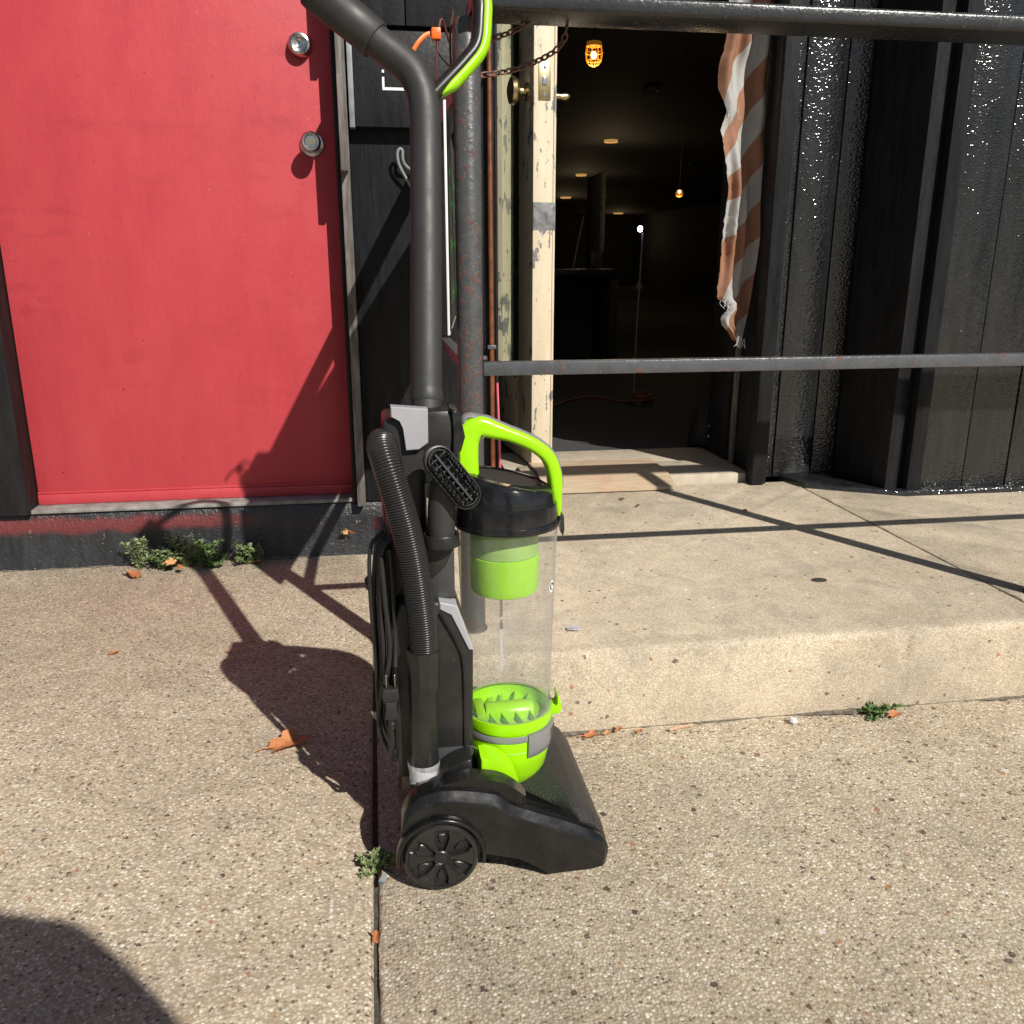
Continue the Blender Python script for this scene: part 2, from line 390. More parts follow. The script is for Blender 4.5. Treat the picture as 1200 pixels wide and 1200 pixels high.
def sweep(bm, pts, rad, seg=16, up=(0, 0, 1), shape=None, cap=True):
    pts = [Vector(p) for p in pts]; n = len(pts)
    if shape is None: shape = [(math.cos(2*math.pi*k/seg), math.sin(2*math.pi*k/seg)) for k in range(seg)]
    rings = []; u = None
    for i, p in enumerate(pts):
        t = (pts[min(i+1, n-1)]-pts[max(i-1, 0)]).normalized()
        if u is None:
            u = Vector(up); 
            if abs(u.dot(t)) > .95: u = Vector((0, 1, 0)) if abs(t.y) < .9 else Vector((1, 0, 0))
        u = (u - t*u.dot(t)).normalized(); w = t.cross(u)
        r = rad(i/(n-1)) if callable(rad) else (rad[i] if isinstance(rad, list) else rad)
        if not isinstance(r, tuple): r = (r, r)
        rings.append([p + u*(a*r[0]) + w*(b*r[1]) for a, b in shape])
    loft(bm, rings, cap); return bm
def lathe(bm, prof, cx, cy, seg=40, shear=0., cap=True, axis='z', ell=1.):
    rings = []
    for r, z in prof:
        ring = []
        for k in range(seg):
            a = 2*math.pi*k/seg; x, y = r*math.cos(a), r*math.sin(a)*ell
            if axis == 'z': ring.append((cx+x, cy+y, z+shear*x))
            elif axis == 'y': ring.append((cx+x, z, cy+y))     # axis along y: (cx, cz)
            else: ring.append((z, cx+x, cy+y))
        rings.append(ring)
    loft(bm, rings, cap); return bm
def cyl(bm, p0, p1, r, seg=16):
    return sweep(bm, [p0, (Vector(p0)+Vector(p1))/2, p1], r, seg)
def rrect(w, h, r, n=4):
    out = []
    for cx, cy, a0 in ((w/2-r, h/2-r, 0), (-w/2+r, h/2-r, 90), (-w/2+r, -h/2+r, 180), (w/2-r, -h/2+r, 270)):
        for k in range(n+1):
            a = R(a0+90*k/n); out.append((cx+r*math.cos(a), cy+r*math.sin(a)))
    return out

# ============================================================ SETTING
# road behind the camera, kerb and paving slabs
bm = NB(); bmesh.ops.create_grid(bm, x_segments=1, y_segments=1, size=150); 
tag(mesh_obj('road', bm, 'asphalt', smooth=0), kind='structure').location = (0, 0, -.14)
bm = NB(); box(bm, -12, 12, -2.2, 2.7, -.135, -.011)
side = tag(mesh_obj('sidewalk', bm, 'joint_dirt', smooth=0), kind='structure')
def slab(parent, x0, x1, y0, y1, z0, z1, mat, jitter=.0012, step=.03, rnd=.006, seed=0, side=1., chip=0.):
    """a concrete slab with a rounded, slightly crumbled top edge"""
    rg = random.Random(seed); bm = NB()
    def line(a, b):
        n = max(2, int((b-a)/step)); return [a+(b-a)*i/n for i in range(n+1)]
    def loop(inset, z, jit):
        p = [(x, y0+inset) for x in line(x0+inset, x1-inset)][:-1] + [(x1-inset, y) for y in line(y0+inset, y1-inset)][:-1]
        p += [(x, y1-inset) for x in line(x0+inset, x1-inset)[::-1]][:-1] + [(x0+inset, y) for y in line(y0+inset, y1-inset)[::-1]][:-1]
        return [(x, y, z) for x, y in p]
    base = loop(0, z0, 0)
    jit = [rg.uniform(-1, 1)*jitter*1.3 + .005*mnoise.noise(Vector((p[0]*6+seed, p[1]*6, 0))) for p in base]
    if chip:
        jit = [j + chip*max(0., mnoise.noise(Vector((p[0]*19+seed, p[1]*19, 3.3)))-.22)*2.2 + chip*.5*max(0., mnoise.noise(Vector((p[0]*70, p[1]*70, 8.3)))-.1) for j, p in zip(jit, base)]
    rings = [base]
    for ins, dz in ((0, rnd*1.2), (rnd*.3, rnd*.4), (rnd, 0.)):
        L = loop(0, z1-dz, 0); rr = []
        for (x, y, z), j in zip(L, jit):
            sx = 1 if x <= x0+1e-6 else (-1 if x >= x1-1e-6 else 0); sy = 1 if y <= y0+1e-6 else (-1 if y >= y1-1e-6 else 0)
            d = ins + (j if dz < rnd else 0)
            zz = z if (sy == 1 or side == 1.) else z1-dz*side
            rr.append((x+sx*d*side, y+sy*d, zz + (j*.25 if dz else 0)))
        rings.append(rr)
    loft(bm, rings, cap=True)
    return mesh_obj('slab', bm, mat, parent, smooth=50)
ys = [-2.2, -.55, 2.62]
k = 0
for x0, x1 in ((-3.3, -1.657), (-1.65, -.0355), (-.0285, 1.62), (1.627, 3.3)):
    for y0, y1 in ((-2.2, -.56), (-.55, 2.62)):
        slab(side, x0, x1, y0, y1, -.09, 0 if x0 != -.0285 else -.003, 'sidewalk', seed=k, rnd=.007); k += 1
bm = NB(); box(bm, -12, 12, -2.36, -2.2, -.3, -.004, .015); tag(mesh_obj('kerb', bm, 'landing'), kind='structure')
# concrete landing in front of the shop door
bm = NB(); box(bm, .12, 2.9, 1.47, 2.6, .0, .13)
land = tag(mesh_obj('landing', bm, 'joint_dirt', smooth=0), kind='structure')
slab(land, .095, 1.3415, 1.447, 2.64, -.02, .168, 'landing', rnd=.013, seed=21, side=.22, chip=.014, step=.008)
slab(land, 1.344, 3.0, 1.445, 2.64, -.02, .169, 'landing', rnd=.013, seed=22, side=.22, chip=.014, step=.008)
# grime gathered along the foot of the step and of the wall
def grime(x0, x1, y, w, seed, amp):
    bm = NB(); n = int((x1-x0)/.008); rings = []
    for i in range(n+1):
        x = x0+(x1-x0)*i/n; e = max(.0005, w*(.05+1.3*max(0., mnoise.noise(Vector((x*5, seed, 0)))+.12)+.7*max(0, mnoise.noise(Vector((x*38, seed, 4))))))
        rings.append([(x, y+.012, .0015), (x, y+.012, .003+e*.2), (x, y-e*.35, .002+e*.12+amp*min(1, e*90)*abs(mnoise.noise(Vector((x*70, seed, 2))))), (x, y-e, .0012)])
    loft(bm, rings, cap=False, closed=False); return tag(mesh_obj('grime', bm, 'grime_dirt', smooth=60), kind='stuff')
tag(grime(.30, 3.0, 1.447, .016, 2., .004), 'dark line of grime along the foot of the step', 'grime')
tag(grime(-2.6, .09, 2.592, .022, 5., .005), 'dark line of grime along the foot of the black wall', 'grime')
# interior floor
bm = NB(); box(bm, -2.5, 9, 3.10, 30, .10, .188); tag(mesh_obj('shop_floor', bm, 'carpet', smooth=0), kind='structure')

# ============================================================ BUILDING
bld = thing('shop_building', 'black painted timber shopfront with dark open doorway behind the landing', 'building', (.4, 2.7, 0))
def bpart(name, mat, x0, x1, y0, y1, z0, z1, bev=.002, parent=bld, smooth=40):
    bm = NB(); box(bm, x0, x1, y0, y1, z0, z1, bev); return mesh_obj(name, bm, mat, parent, smooth)
# wall foot under the red door (uneven black coating)
def foot(x0, x1, mat, seed):
    bm = NB(); n = int((x1-x0)/.025); rings = []
    for i in range(n+1):
        x = x0+(x1-x0)*i/n
        w = lambda k: .006*mnoise.noise(Vector((x*14, k*3.1, seed)))
        rings.append([(x, 2.66, -.05), (x, 2.583+w(1), -.05), (x, 2.588+w(1), .006), (x, 2.597+w(2), .05), (x, 2.600+w(3), .11), (x, 2.602+w(4)*.5, .155), (x, 2.608, .164), (x, 2.66, .166)])
    loft(bm, rings); return mesh_obj('wall_foot', bm, mat, bld, 50)
foot(-2.6, .36, 'smeared', 3)
bpart('sill', 'ledge_grey', -1.06, -.075, 2.596, 2.70, .166, .178, .003)
# black jamb and wall around the red door
bpart('door_jamb', 'black_flat', -.085, -.0735, 2.59, 2.75, .168, 2.25)
bpart('door_jamb', 'black_flat', -1.08, -1.0, 2.58, 2.75, .168, 2.25)
bpart('door_head', 'black_flat', -1.08, -.0735, 2.59, 2.75, 2.25, 2.4)
bpart('wall_panel', 'black_siding', -2.6, -1.082, 2.60, 2.75, .166, 3.2)
st = bpart('door_trim', 'weathered_wood', -.0725, -.048, 2.560, 2.66, .160, 2.3, .003)
tag(st, 'weathered grey wooden strip beside the red door')
bpart('shadow_block', 'weathered_wood', -.0715, -.052, 2.515, 2.559, 1.10, 1.335, .003, st)  # blocks added to step the shadow edge on the red door
bpart('shadow_block', 'weathered_wood', -.0715, -.052, 2.515, 2.559, 1.475, 1.9, .003, st)
# boards between the doors
for i, (a, b_) in enumerate(((-.047, .118), (.121, .286), (.289, .352))):
    bpart('siding_board', 'black_siding', a, b_, 2.598+.003*(i % 2), 2.66, .166, 3.2, .003)
bpart('recess_side', 'black_flat', .3535, .362, 2.604, 3.62, .17, 3.2)
bpart('recess_back', 'black_flat', .3625, .47, 3.551, 3.62, .17, 3.2)
# jamb and boards right of the doorway
bpart('door_jamb', 'black_siding', 1.205, 1.236, 2.652, 2.86, .17, 2.3, .004)
bpart('flag_shade_casing', 'black_siding', 1.189, 1.2365, 2.592, 2.651, .172, 2.4, .004)  # added in front of the jamb to throw shade on the flag
bpart('jamb_stop', 'weathered_wood', 1.190, 1.2035, 2.780, 2.800, .2, 2.3, .002)
bpart('inner_jamb', 'black_siding', 1.204, 1.30, 2.862, 3.05, .17, 2.3, .004)
xs = [(1.238, 1.2905), (1.2935, 1.424), (1.427, 1.60)]
for i, (a, b_) in enumerate(xs):
    bpart('front_board', 'glossy_black', a, b_, 2.667-.002*i, 2.75, .176, 3.2, .003)
# return wall and the front beyond it
def quadwall(name, mat, p, q, t, z0, z1):
    p, q = Vector((*p, 0)), Vector((*q, 0)); d = (q-p).normalized(); nrm = Vector((-d.y, d.x, 0))*t
    bm = NB(); prism(bm, [(v.x, v.y) for v in (p, q, q+nrm, p+nrm)], z0, z1, .002, axis='z'); return mesh_obj(name, bm, mat, bld)
quadwall('return_wall', 'black_flat', (1.560, 2.664), (1.612, 2.44), -.06, .17, 3.2)
quadwall('return_trim', 'black_flat', (1.584, 2.555), (1.589, 2.533), .012, .18, 3.2)
bpart('corner_post', 'black_siding', 1.614, 1.66, 2.405, 2.48, .17, 3.2, .004)
for i in range(8):
    bpart('front_board', 'glossy_black', 1.663+i*.15, 1.81+i*.15, 2.42+.002*(i % 2), 2.5, .17, 3.2, .003)
# black coated kerb at the foot of the right wall
bm = NB(); prism(bm, [(1.31, 2.66), (1.345, 2.535), (1.60, 2.39), (2.9, 2.385), (2.9, 2.66)], .15, .186, .006, axis='z')
mesh_obj('coated_curb', bm, 'glossy_black', bld)
# threshold
bpart('threshold', 'threshold_stone', .46, 1.204, 2.645, 2.86, .10, .200, .006)
bpart('threshold', 'threshold_stone', .415, 1.3, 2.862, 3.10, .10, .194, .004)
# head of the doorway and wall above
bpart('door_head', 'black_flat', .353, 1.237, 2.668, 2.86, 2.3, 3.2)
# interior shell
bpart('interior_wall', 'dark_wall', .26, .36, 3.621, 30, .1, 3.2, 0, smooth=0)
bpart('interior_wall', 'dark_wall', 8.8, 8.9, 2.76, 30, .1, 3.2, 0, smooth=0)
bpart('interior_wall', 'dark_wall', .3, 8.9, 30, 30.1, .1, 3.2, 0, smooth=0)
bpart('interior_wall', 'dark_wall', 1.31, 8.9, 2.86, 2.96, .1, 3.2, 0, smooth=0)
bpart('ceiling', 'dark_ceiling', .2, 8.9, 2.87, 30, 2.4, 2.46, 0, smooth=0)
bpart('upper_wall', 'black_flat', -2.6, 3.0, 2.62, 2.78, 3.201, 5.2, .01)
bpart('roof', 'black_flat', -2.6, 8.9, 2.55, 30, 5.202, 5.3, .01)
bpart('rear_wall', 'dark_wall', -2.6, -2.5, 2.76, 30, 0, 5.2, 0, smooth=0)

# ------------------------------------------------------------ red door
door = thing('red_door', 'flat red painted steel door with silver knob and deadbolt', 'door', (-.54, 2.68, .18))
bm = NB(); box(bm, -.998, -.0865, 2.66, 2.70, .212, 2.245, .003); mesh_obj('door_slab', bm, 'red_paint', door)
bm = NB(); box(bm, -.998, -.0865, 2.652, 2.70, .1785, .2095, .003); mesh_obj('bottom_rail', bm, 'red_paint', door)
bm = NB(); box(bm, -.998, -.0865, 2.656, 2.66, .2105, .2165, .001); mesh_obj('sweep_strip', bm, 'red_paint', door)
def rosette(z, x, prof, name, mat='nickel'):
    bm = NB(); lathe(bm, [(r, 2.66-d) for r, d in prof], x, z, 36, axis='y'); return mesh_obj(name, bm, mat, door, 35)
kb = rosette(1.180, -.150, [(.0005, 0), (.033, 0), (.034, .004), (.031, .009), (.016, .012), (.0125, .03), (.014, .036), (.024, .044), (.0272, .056), (.0265, .068), (.022, .073), (.017, .0725), (.015, .070), (.0005, .070)], 'knob')
tag(kb, 'round brushed silver door knob')
bm = NB(); lathe(bm, [(.0005, 2.588), (.0075, 2.588), (.0075, 2.592), (.0005, 2.592)], -.150, 1.18, 20, axis='y'); mesh_obj('lock_cylinder', bm, 'brass', kb)
db = rosette(1.428, -.167, [(.0005, 0), (.033, 0), (.0335, .004), (.030, .020), (.0265, .027), (.022, .0285), (.019, .0265), (.0005, .0265)], 'deadbolt')
bm = NB(); lathe(bm, [(.0005, 2.6345), (.010, 2.6315), (.011, 2.634), (.011, 2.640), (.0005, 2.640)], -.167, 1.428, 24, axis='y'); kc = mesh_obj('lock_cylinder', bm, 'chrome', db)
bm = NB(); box(bm, -.1682, -.1658, 2.6305, 2.633, 1.4235, 1.4325); mesh_obj('keyhole', bm, 'black_flat', db, 0)

# ------------------------------------------------------------ open shop door leaf
leaf = thing('open_shop_door', 'chipped cream wooden door standing open, seen edge on', 'door', (.54, 2.85, .2))
th = R(6.5); D = Vector((-math.sin(th), math.cos(th), 0)); Nn = Vector((math.cos(th), math.sin(th), 0))
LO = Vector((.5065, 2.845, 0))
def lbox(bm, s0, s1, t0, t1, z0, z1, bev=.002):
    box(bm, s0, s1, t0, t1, z0, z1, bev)
    return bm
def lplace(bm):
    # local s (along leaf) -> D, local t (thickness) -> Nn
    m = Matrix(((D.x, Nn.x, 0, LO.x), (D.y, Nn.y, 0, LO.y), (0, 0, 1, 0), (0, 0, 0, 1)))
    bmesh.ops.transform(bm, matrix=m, verts=bm.verts[:]); return bm
def lpart(name, mat, s0, s1, t0, t1, z0, z1, bev=.002, parent=leaf):
    return mesh_obj(name, lplace(lbox(NB(), s0, s1, t0, t1, z0, z1, bev)), mat, parent)
lpart('lock_stile', 'cream_paint', 0, .165, 0, .066, .204, 2.28, .004)
lpart('hinge_stile', 'cream_paint', .50, .64, 0, .066, .204, 2.28, .004)
lpart('bottom_rail', 'cream_paint', .166, .499, .001, .065, .204, .47, .003)
lpart('top_rail', 'cream_paint', .166, .499, .001, .065, 2.12, 2.28, .003)
lpart('edge_strip', 'cream_paint', .001, .03, .0665, .0745, .206, 2.27, .002)
lpart('glazing_bead', 'cream_paint', .166, .180, .008, .028, .471, 2.119, .002)
lpart('glazing_bead', 'cream_paint', .485, .499, .008, .028, .471, 2.119, .002)
lpart('glazing_bead', 'cream_paint', .181, .484, .008, .028, .471, .487, .002)
lpart('pane', 'door_glass', .172, .493, .032, .037, .478, 2.115, 0)
lpart('primer_patch', 'primer_grey', -.0010, .003, .0015, .0745, .965, 1.048, .0004)
# latch plate and bolt on the leaf's edge
lp = lpart('latch_plate', 'brass', -.0025, .004, .0150, .0540, 1.342, 1.448, .0012)
bm = NB(); 
for z in (1.357, 1.433): lathe(bm, [(.0005, -.0035), (.0042, -.0035), (.005, -.002), (.0005, -.002)], .0342, z, 14, axis='x')
mesh_obj('screw', lplace(bm), 'nickel', lp)
bm = NB(); prism(bm, [(.0342+a, 1.395+b_) for a, b_ in rrect(.017, .028, .0082)], -.0045, -.001, .001, axis='x'); mesh_obj('bolt', lplace(bm), 'chrome', lp)
def leaf_knob(sgn, z, name, mat, r=1.):
    bm = NB(); base = 0 if sgn < 0 else .0745
    pr = [(.0005, 0), (.030, 0), (.030, .006), (.013, .010), (.012, .026), (.020*r, .032), (.0265*r, .044), (.025*r, .056), (.015*r, .062), (.0005, .062)]
    lathe(bm, [(a*.9, base+sgn*b_) for a, b_ in pr], .06, z, 26, axis='y'); return mesh_obj(name, lplace(bm), mat, leaf)
leaf_knob(-1, 1.375, 'knob', 'brass', 1.7); leaf_knob(1, 1.365, 'knob', 'brass', .5)

# ------------------------------------------------------------ railing
rail = thing('iron_railing', 'worn grey iron pipe railing with peeling paint around the landing', 'railing', (.169, 1.585, .168))
def post(x, y, ztop=1.2495):
    bm = NB(); lathe(bm, [(.0233, .15), (.0233, .6), (.0233, ztop-.012), (.020, ztop-.002), (.0005, ztop)], x, y, 28); p = mesh_obj('post', bm, 'post_metal', rail)
    bm = NB(); lathe(bm, [(.0234, .1682), (.0275, .1685), (.027, .172), (.0234, .175)], x, y, 28, cap=False); mesh_obj('base_weld', bm, 'post_metal', p)
post(.169, 1.585); post(1.405, 1.585)
bm = NB(); box(bm, .172, 2.9, 1.528, 1.628, 1.2505, 1.276, .006, 3); mesh_obj('top_rail', bm, 'rail_black', rail)
for a, b_ in ((.191, 1.384), (1.427, 2.9)):
    bm = NB(); box(bm, a, b_, 1.573, 1.597, .6655, .690, .003); mesh_obj('lower_rail', bm, 'rail_metal', rail)
bm = NB(); 
for z in (.697,): lathe(bm, [(.0005, z-.005), (.005, z-.003), (.006, z), (.004, z+.004), (.0005, z+.005)], .194, 1.579, 14)
mesh_obj('weld_bead', bm, 'post_metal', rail)
bm = NB(); box(bm, .150, .188, 1.606, 2.60, 1.135, 1.172, .006); mesh_obj('side_top_rail', bm, 'rail_metal', rail)
bm = NB(); box(bm, .157, .181, 1.607, 2.596, .6655, .690, .003); mesh_obj('side_lower_rail', bm, 'rail_metal', rail)

# ------------------------------------------------------------ chalkboard hung on the side rails
cb = thing('chalkboard', 'white edged chalkboard with green writing hanging behind the iron post', 'chalkboard', (.178, 1.98, .74))
A, B = Vector((.1285, 1.555, 0)), Vector((.224, 2.42, 0)); dv = (B-A).normalized(); nv = Vector((dv.y, -dv.x, 0))
cm = Matrix(((dv.x, nv.x, 0, A.x), (dv.y, nv.y, 0, A.y), (0, 0, 1, 0), (0, 0, 0, 1))); LB = (B-A).length
def cpart(name, mat, s0, s1, t0, t1, z0, z1, bev=.001, parent=cb):
    bm = NB(); box(bm, s0, s1, t0, t1, z0, z1, bev); bmesh.ops.transform(bm, matrix=cm, verts=bm.verts[:]); return mesh_obj(name, bm, mat, parent)
cpart('board', 'chalkboard', .006, LB-.006, -.002, .002, .745, 1.115)
cpart('edge_frame', 'white_plastic', 0, .0055, -.0022, .0022, .740, 1.12)
cpart('edge_frame', 'white_plastic', LB-.0055, LB, -.003, .003, .740, 1.12)
cpart('edge_frame', 'pale_frame', .0056, LB-.0056, -.003, .003, .740, .7445)
rg = random.Random(4)
for row, z in enumerate((1.03, .97, .89, .80)):       # green hand lettering
    bm = NB(); s = .05
    for kx in range(9):
        for q in range(3):
            a = s+rg.uniform(0, .05); zz = z+rg.uniform(-.016, .016); L = rg.uniform(.012, .03); an = rg.choice((0, 1.57, .8, 2.3))
            p0 = Vector((a, .0026, zz)); p1 = p0+Vector((math.cos(an)*L, 0, math.sin(an)*L)); 
            w = Vector((-math.sin(an), 0, math.cos(an)))*.003
            q4 = [p0-w, p1-w, p1+w, p0+w]; bm.faces.new([bm.verts.new(v) for v in q4])
        s += .075
    bmesh.ops.transform(bm, matrix=cm, verts=bm.verts[:]); mesh_obj('lettering', bm, 'green_chalk', cb, 0)['kind'] = 'stuff'

# ------------------------------------------------------------ notice board, hook, pipe, wires on the black wall
nb = thing('notice_box', 'flat black notice box with white outlined mark on the black wall', 'notice box', (.1, 2.58, 1.2))
def npart(n, mt, *a, bev=.002): bm = NB(); box(bm, *a, bev); return mesh_obj(n, bm, mt, nb)
npart('box', 'black_flat', -.028, .285, 2.555, 2.597, 1.215, 1.450)
tag(npart('edge_strip', 'pale_frame', -.043, -.0285, 2.556, 2.597, 1.213, 1.452), 'pale grey metal edge of the box')
for a in ((.047, .12, 2.5535, 2.5545, 1.306, 1.313), (.047, .053, 2.5535, 2.5545, 1.3135, 1.338), (.047, .053, 2.5535, 2.5545, 1.348, 1.355), (.12, .1255, 2.5535, 2.5545, 1.3135, 1.355)):
    npart('printed_mark', 'white_plastic', *a, bev=0)
up = thing('upper_panel', 'flat black panel with a seam above the notice box', 'panel', (.1, 2.58, 1.46))
for a in ((-.046, .1125), (.1155, .29)):
    bm = NB(); box(bm, a[0], a[1], 2.568, 2.597, 1.465, 1.9, .002); mesh_obj('panel', bm, 'black_flat', up)
hk = tag(mesh_obj('wall_hook', sweep(NB(), spline([(.135, 2.585, 1.04), (.106, 2.575, 1.084), (.085, 2.565, 1.122), (.081, 2.56, 1.150), (.087, 2.56, 1.162), (.095, 2.56, 1.157), (.095, 2.562, 1.137), (.102, 2.57, 1.122), (.125, 2.585, 1.105)], 6), .0042, 10), 'pale_frame'), 'bent pale metal hook on the black wall behind the vacuum wand', 'hook')
cp = thing('copper_pipe', 'shiny copper pipe running up the black wall beside the cream door', 'pipe', (.339, 2.58, .17))
bm = NB(); sweep(bm, [(.341, 2.583, .17), (.339, 2.583, .7), (.337, 2.583, 1.2), (.335, 2.583, 2.2)], .0075, 14); mesh_obj('pipe', bm, 'copper', cp)
for z in (.62, 1.35):
    bm = NB(); box(bm, .326, .352, 2.573, 2.597, z, z+.012, .003); mesh_obj('bracket', bm, 'rail_metal', cp)
tag(mesh_obj('pink_cord', sweep(NB(), spline([(.362, 2.58, .17), (.361, 2.575, .30), (.357, 2.575, .44), (.355, 2.58, .52)], 5), .0035, 8), 'pink_cord'), 'short pink cord hanging low on the black wall behind the railing', 'cord')
def wire(name, pts, r, mat, label, cat='wire'): return tag(mesh_obj(name, sweep(NB(), spline(pts, 6), r, 8), mat), label, cat)
wire('rusty_wire', [(.146, 1.64, 1.224), (.130, 1.62, 1.282-.03), (.120, 1.62, 1.163), (.130, 1.64, 1.150)], .0022, 'rust_and_shaded_loop', 'thin rusty wire hanging left of the iron post, nearest the wand')
wire('rusty_wire', [(.150, 1.60, 1.262), (.1445, 1.60, 1.23), (.144, 1.60, 1.19), (.150, 1.61, 1.10)], .0018, 'rust_and_shaded_loop', 'thin rusty wire hugging the left side of the iron post')
zt = thing('cable_tie', 'bright orange plastic cable tie looped beside the iron post', 'cable tie', (.122, 1.62, 1.2))
bm = NB(); box(bm, .114, .130, 1.612, 1.628, 1.222, 1.240, .002); mesh_obj('head', bm, 'orange_plastic', zt)
mesh_obj('tail', sweep(NB(), spline([(.114, 1.62, 1.232), (.104, 1.617, 1.228), (.092, 1.612, 1.216), (.083, 1.61, 1.203)], 6), (.0036, .0014), 10), 'orange_plastic', zt)
tag(mesh_obj('loop', sweep(NB(), spline([(.122, 1.62, 1.222), (.126, 1.62, 1.202), (.136, 1.62, 1.190), (.148, 1.62, 1.183), (.190, 1.63, 1.19), (.20, 1.66, 1.222)], 6), (.0026, .0012), 10), 'rust_and_shaded_loop', zt), 'loop of the tie, coloured dark for shade')  # shade on the orange loop is put into its dark colour
# ------------------------------------------------------------ chains
def chain(label, pts):
    path = spline(pts, 30); L = [0]
    for a, b_ in zip(path, path[1:]): L.append(L[-1]+(b_-a).length)
    t = thing('chain', label, 'chain', tuple(path[0]), 'rusty chains on the railing')
    ring = [(.0075*math.cos(a), .0042*math.sin(a)) for a in [2*math.pi*k/14 for k in range(14)]]
    bm = NB(); r = .0017; rings = []
    for kx in range(14):
        a = 2*math.pi*kx/14; c = Vector((.0078*math.cos(a), .0046*math.sin(a), 0)); nrm = Vector((math.cos(a)*.0046, math.sin(a)*.0078, 0)).normalized()
        rings.append([c+nrm*(r*math.cos(b_))+Vector((0, 0, r*math.sin(b_))) for b_ in [2*math.pi*j/6 for j in range(6)]])
    vs = loft(bm, rings, cap=False)
    for j in range(6): bm.faces.new((vs[-1][j], vs[-1][(j+1) % 6], vs[0][(j+1) % 6], vs[0][j]))
    first = None; s = 0.; n = 0
    while s < L[-1]:
        i = max(0, min(len(path)-2, next((q for q, l in enumerate(L) if l > s), len(L)-1)-1))
        p = path[i]+(path[i+1]-path[i])*((s-L[i])/max(1e-6, L[i+1]-L[i])); d = (path[i+1]-path[i]).normalized()
        if first is None: o = first = mesh_obj('link', bm, 'chain_metal', t, 60, shift=False)
        else: o = first.copy(); C.objects.link(o)
        o.parent = t; q = d.to_track_quat('X', 'Z')
        o.location = p-Vector(t.location); o.rotation_euler = (q.to_matrix() @ Matrix.Rotation(R(45)+R(90)*(n % 2), 3, 'X')).to_euler()
        s += .0118; n += 1
chain('lower of two rusty chains, sagging from the post up to the top rail', [(.190, 1.60, 1.166), (.252, 1.62, 1.180), (.312, 1.63, 1.205), (.340, 1.628, 1.228), (.347, 1.622, 1.258)])
chain('upper short rusty chain rising from the post to the top rail', [(.193, 1.60, 1.215), (.252, 1.61, 1.238), (.292, 1.61, 1.262)])

# ------------------------------------------------------------ flag hanging at the right jamb
fl = thing('hanging_flag', 'faded torn flag with rust red and white stripes at the door jamb', 'flag', (1.15, 2.78, .6))
left = [(2.1, 1.07), (1.6, 1.075), (1.55, 1.078), (1.48, 1.070), (1.42, 1.054), (1.36, 1.058), (1.30, 1.088), (1.25, 1.070), (1.20, 1.080), (1.14, 1.092), (1.08, 1.102), (1.0, 1.098), (.92, 1.098), (.86, 1.098), (.79, 1.097), (.755, 1.102), (.745, 1.128), (.72, 1.14), (.70, 1.118), (.675, 1.12), (.655, 1.142), (.635, 1.155), (.625, 1.165)]
right = lambda z: 1.203 if z > .85 else 1.203-(.85-z)*.12
def lx(z):
    for (z0, x0), (z1, x1) in zip(left, left[1:]):
        if z1 <= z <= z0: return x1+(x0-x1)*(z-z1)/(z0-z1)
    return left[-1][1]
bm = NB(); uv = bm.loops.layers.uv.new('UVMap'); NZ, NX = 150, 26; g = []
for i in range(NZ+1):
    z = 2.1-(2.1-.625)*i/NZ; a, b_ = lx(z)-.026+.004*mnoise.noise(Vector((0, 0, z*60))), right(z); row = []
    for j in range(NX+1):
        u = j/NX; x = a+(b_-a)*u
        y = 2.700+.03*u+.013*math.sin(u*8+z*2.6)+.008*math.sin(u*19+z*5)+.012*math.sin(u*17-z*7)*(1-u*.5)+.016*mnoise.noise(Vector((x*14, z*9, 1)))-.018*(1-u)**2
        row.append((bm.verts.new((x, y, z)), x, z, u))
    g.append(row)
for i in range(NZ):
    for j in range(NX):
        q = [g[i][j], g[i][j+1], g[i+1][j+1], g[i+1][j]]
        f = bm.faces.new([v[0] for v in q])
        for l, v in zip(f.loops, q):
            wob = .25 if v[3] > .45 else .25+.35*math.sin(v[2]*11)*(.45-v[3])*2
            l[uv].uv = (v[3], (v[2]-1.35*(v[1]-1.1))/.215+wob)
cl = mesh_obj('cloth', bm, 'flag', fl, 80)
bm = NB(); rgf = random.Random(3)
for z, n in ((.752, 16), (.63, 10), (1.30, 8)):
    for kx in range(n):
        x = lx(z)-.026+rgf.uniform(0, .035); p = Vector((x, 2.675+rgf.uniform(-.01, .02), z+rgf.uniform(-.004, .012)))
        sweep(bm, spline([p, p+Vector((rgf.uniform(-.006, .006), 0, -.012)), p+Vector((rgf.uniform(-.014, .014), 0, -.02-rgf.random()*.018))], 3), .0006, 4)
mesh_obj('frayed_threads', bm, 'paper_white', fl)['kind'] = 'stuff'

# ------------------------------------------------------------ loose boards at the doorway
bm = NB(); 
rings = []
for i in range(13):
    t = i/12; y = 2.575+t*.285; z = .172+.033*min(1, t/.42)+.004*math.sin(t*5)
    rings.append([(.50, y, z), (.924+.004*math.sin(t*9), y, z), (.924+.004*math.sin(t*9), y, z+.010), (.50, y, z+.010)])
loft(bm, rings); tag(mesh_obj('loose_board', bm, 'pale_wood', smooth=50), 'thin bare wooden board lying over the doorway threshold', 'board')
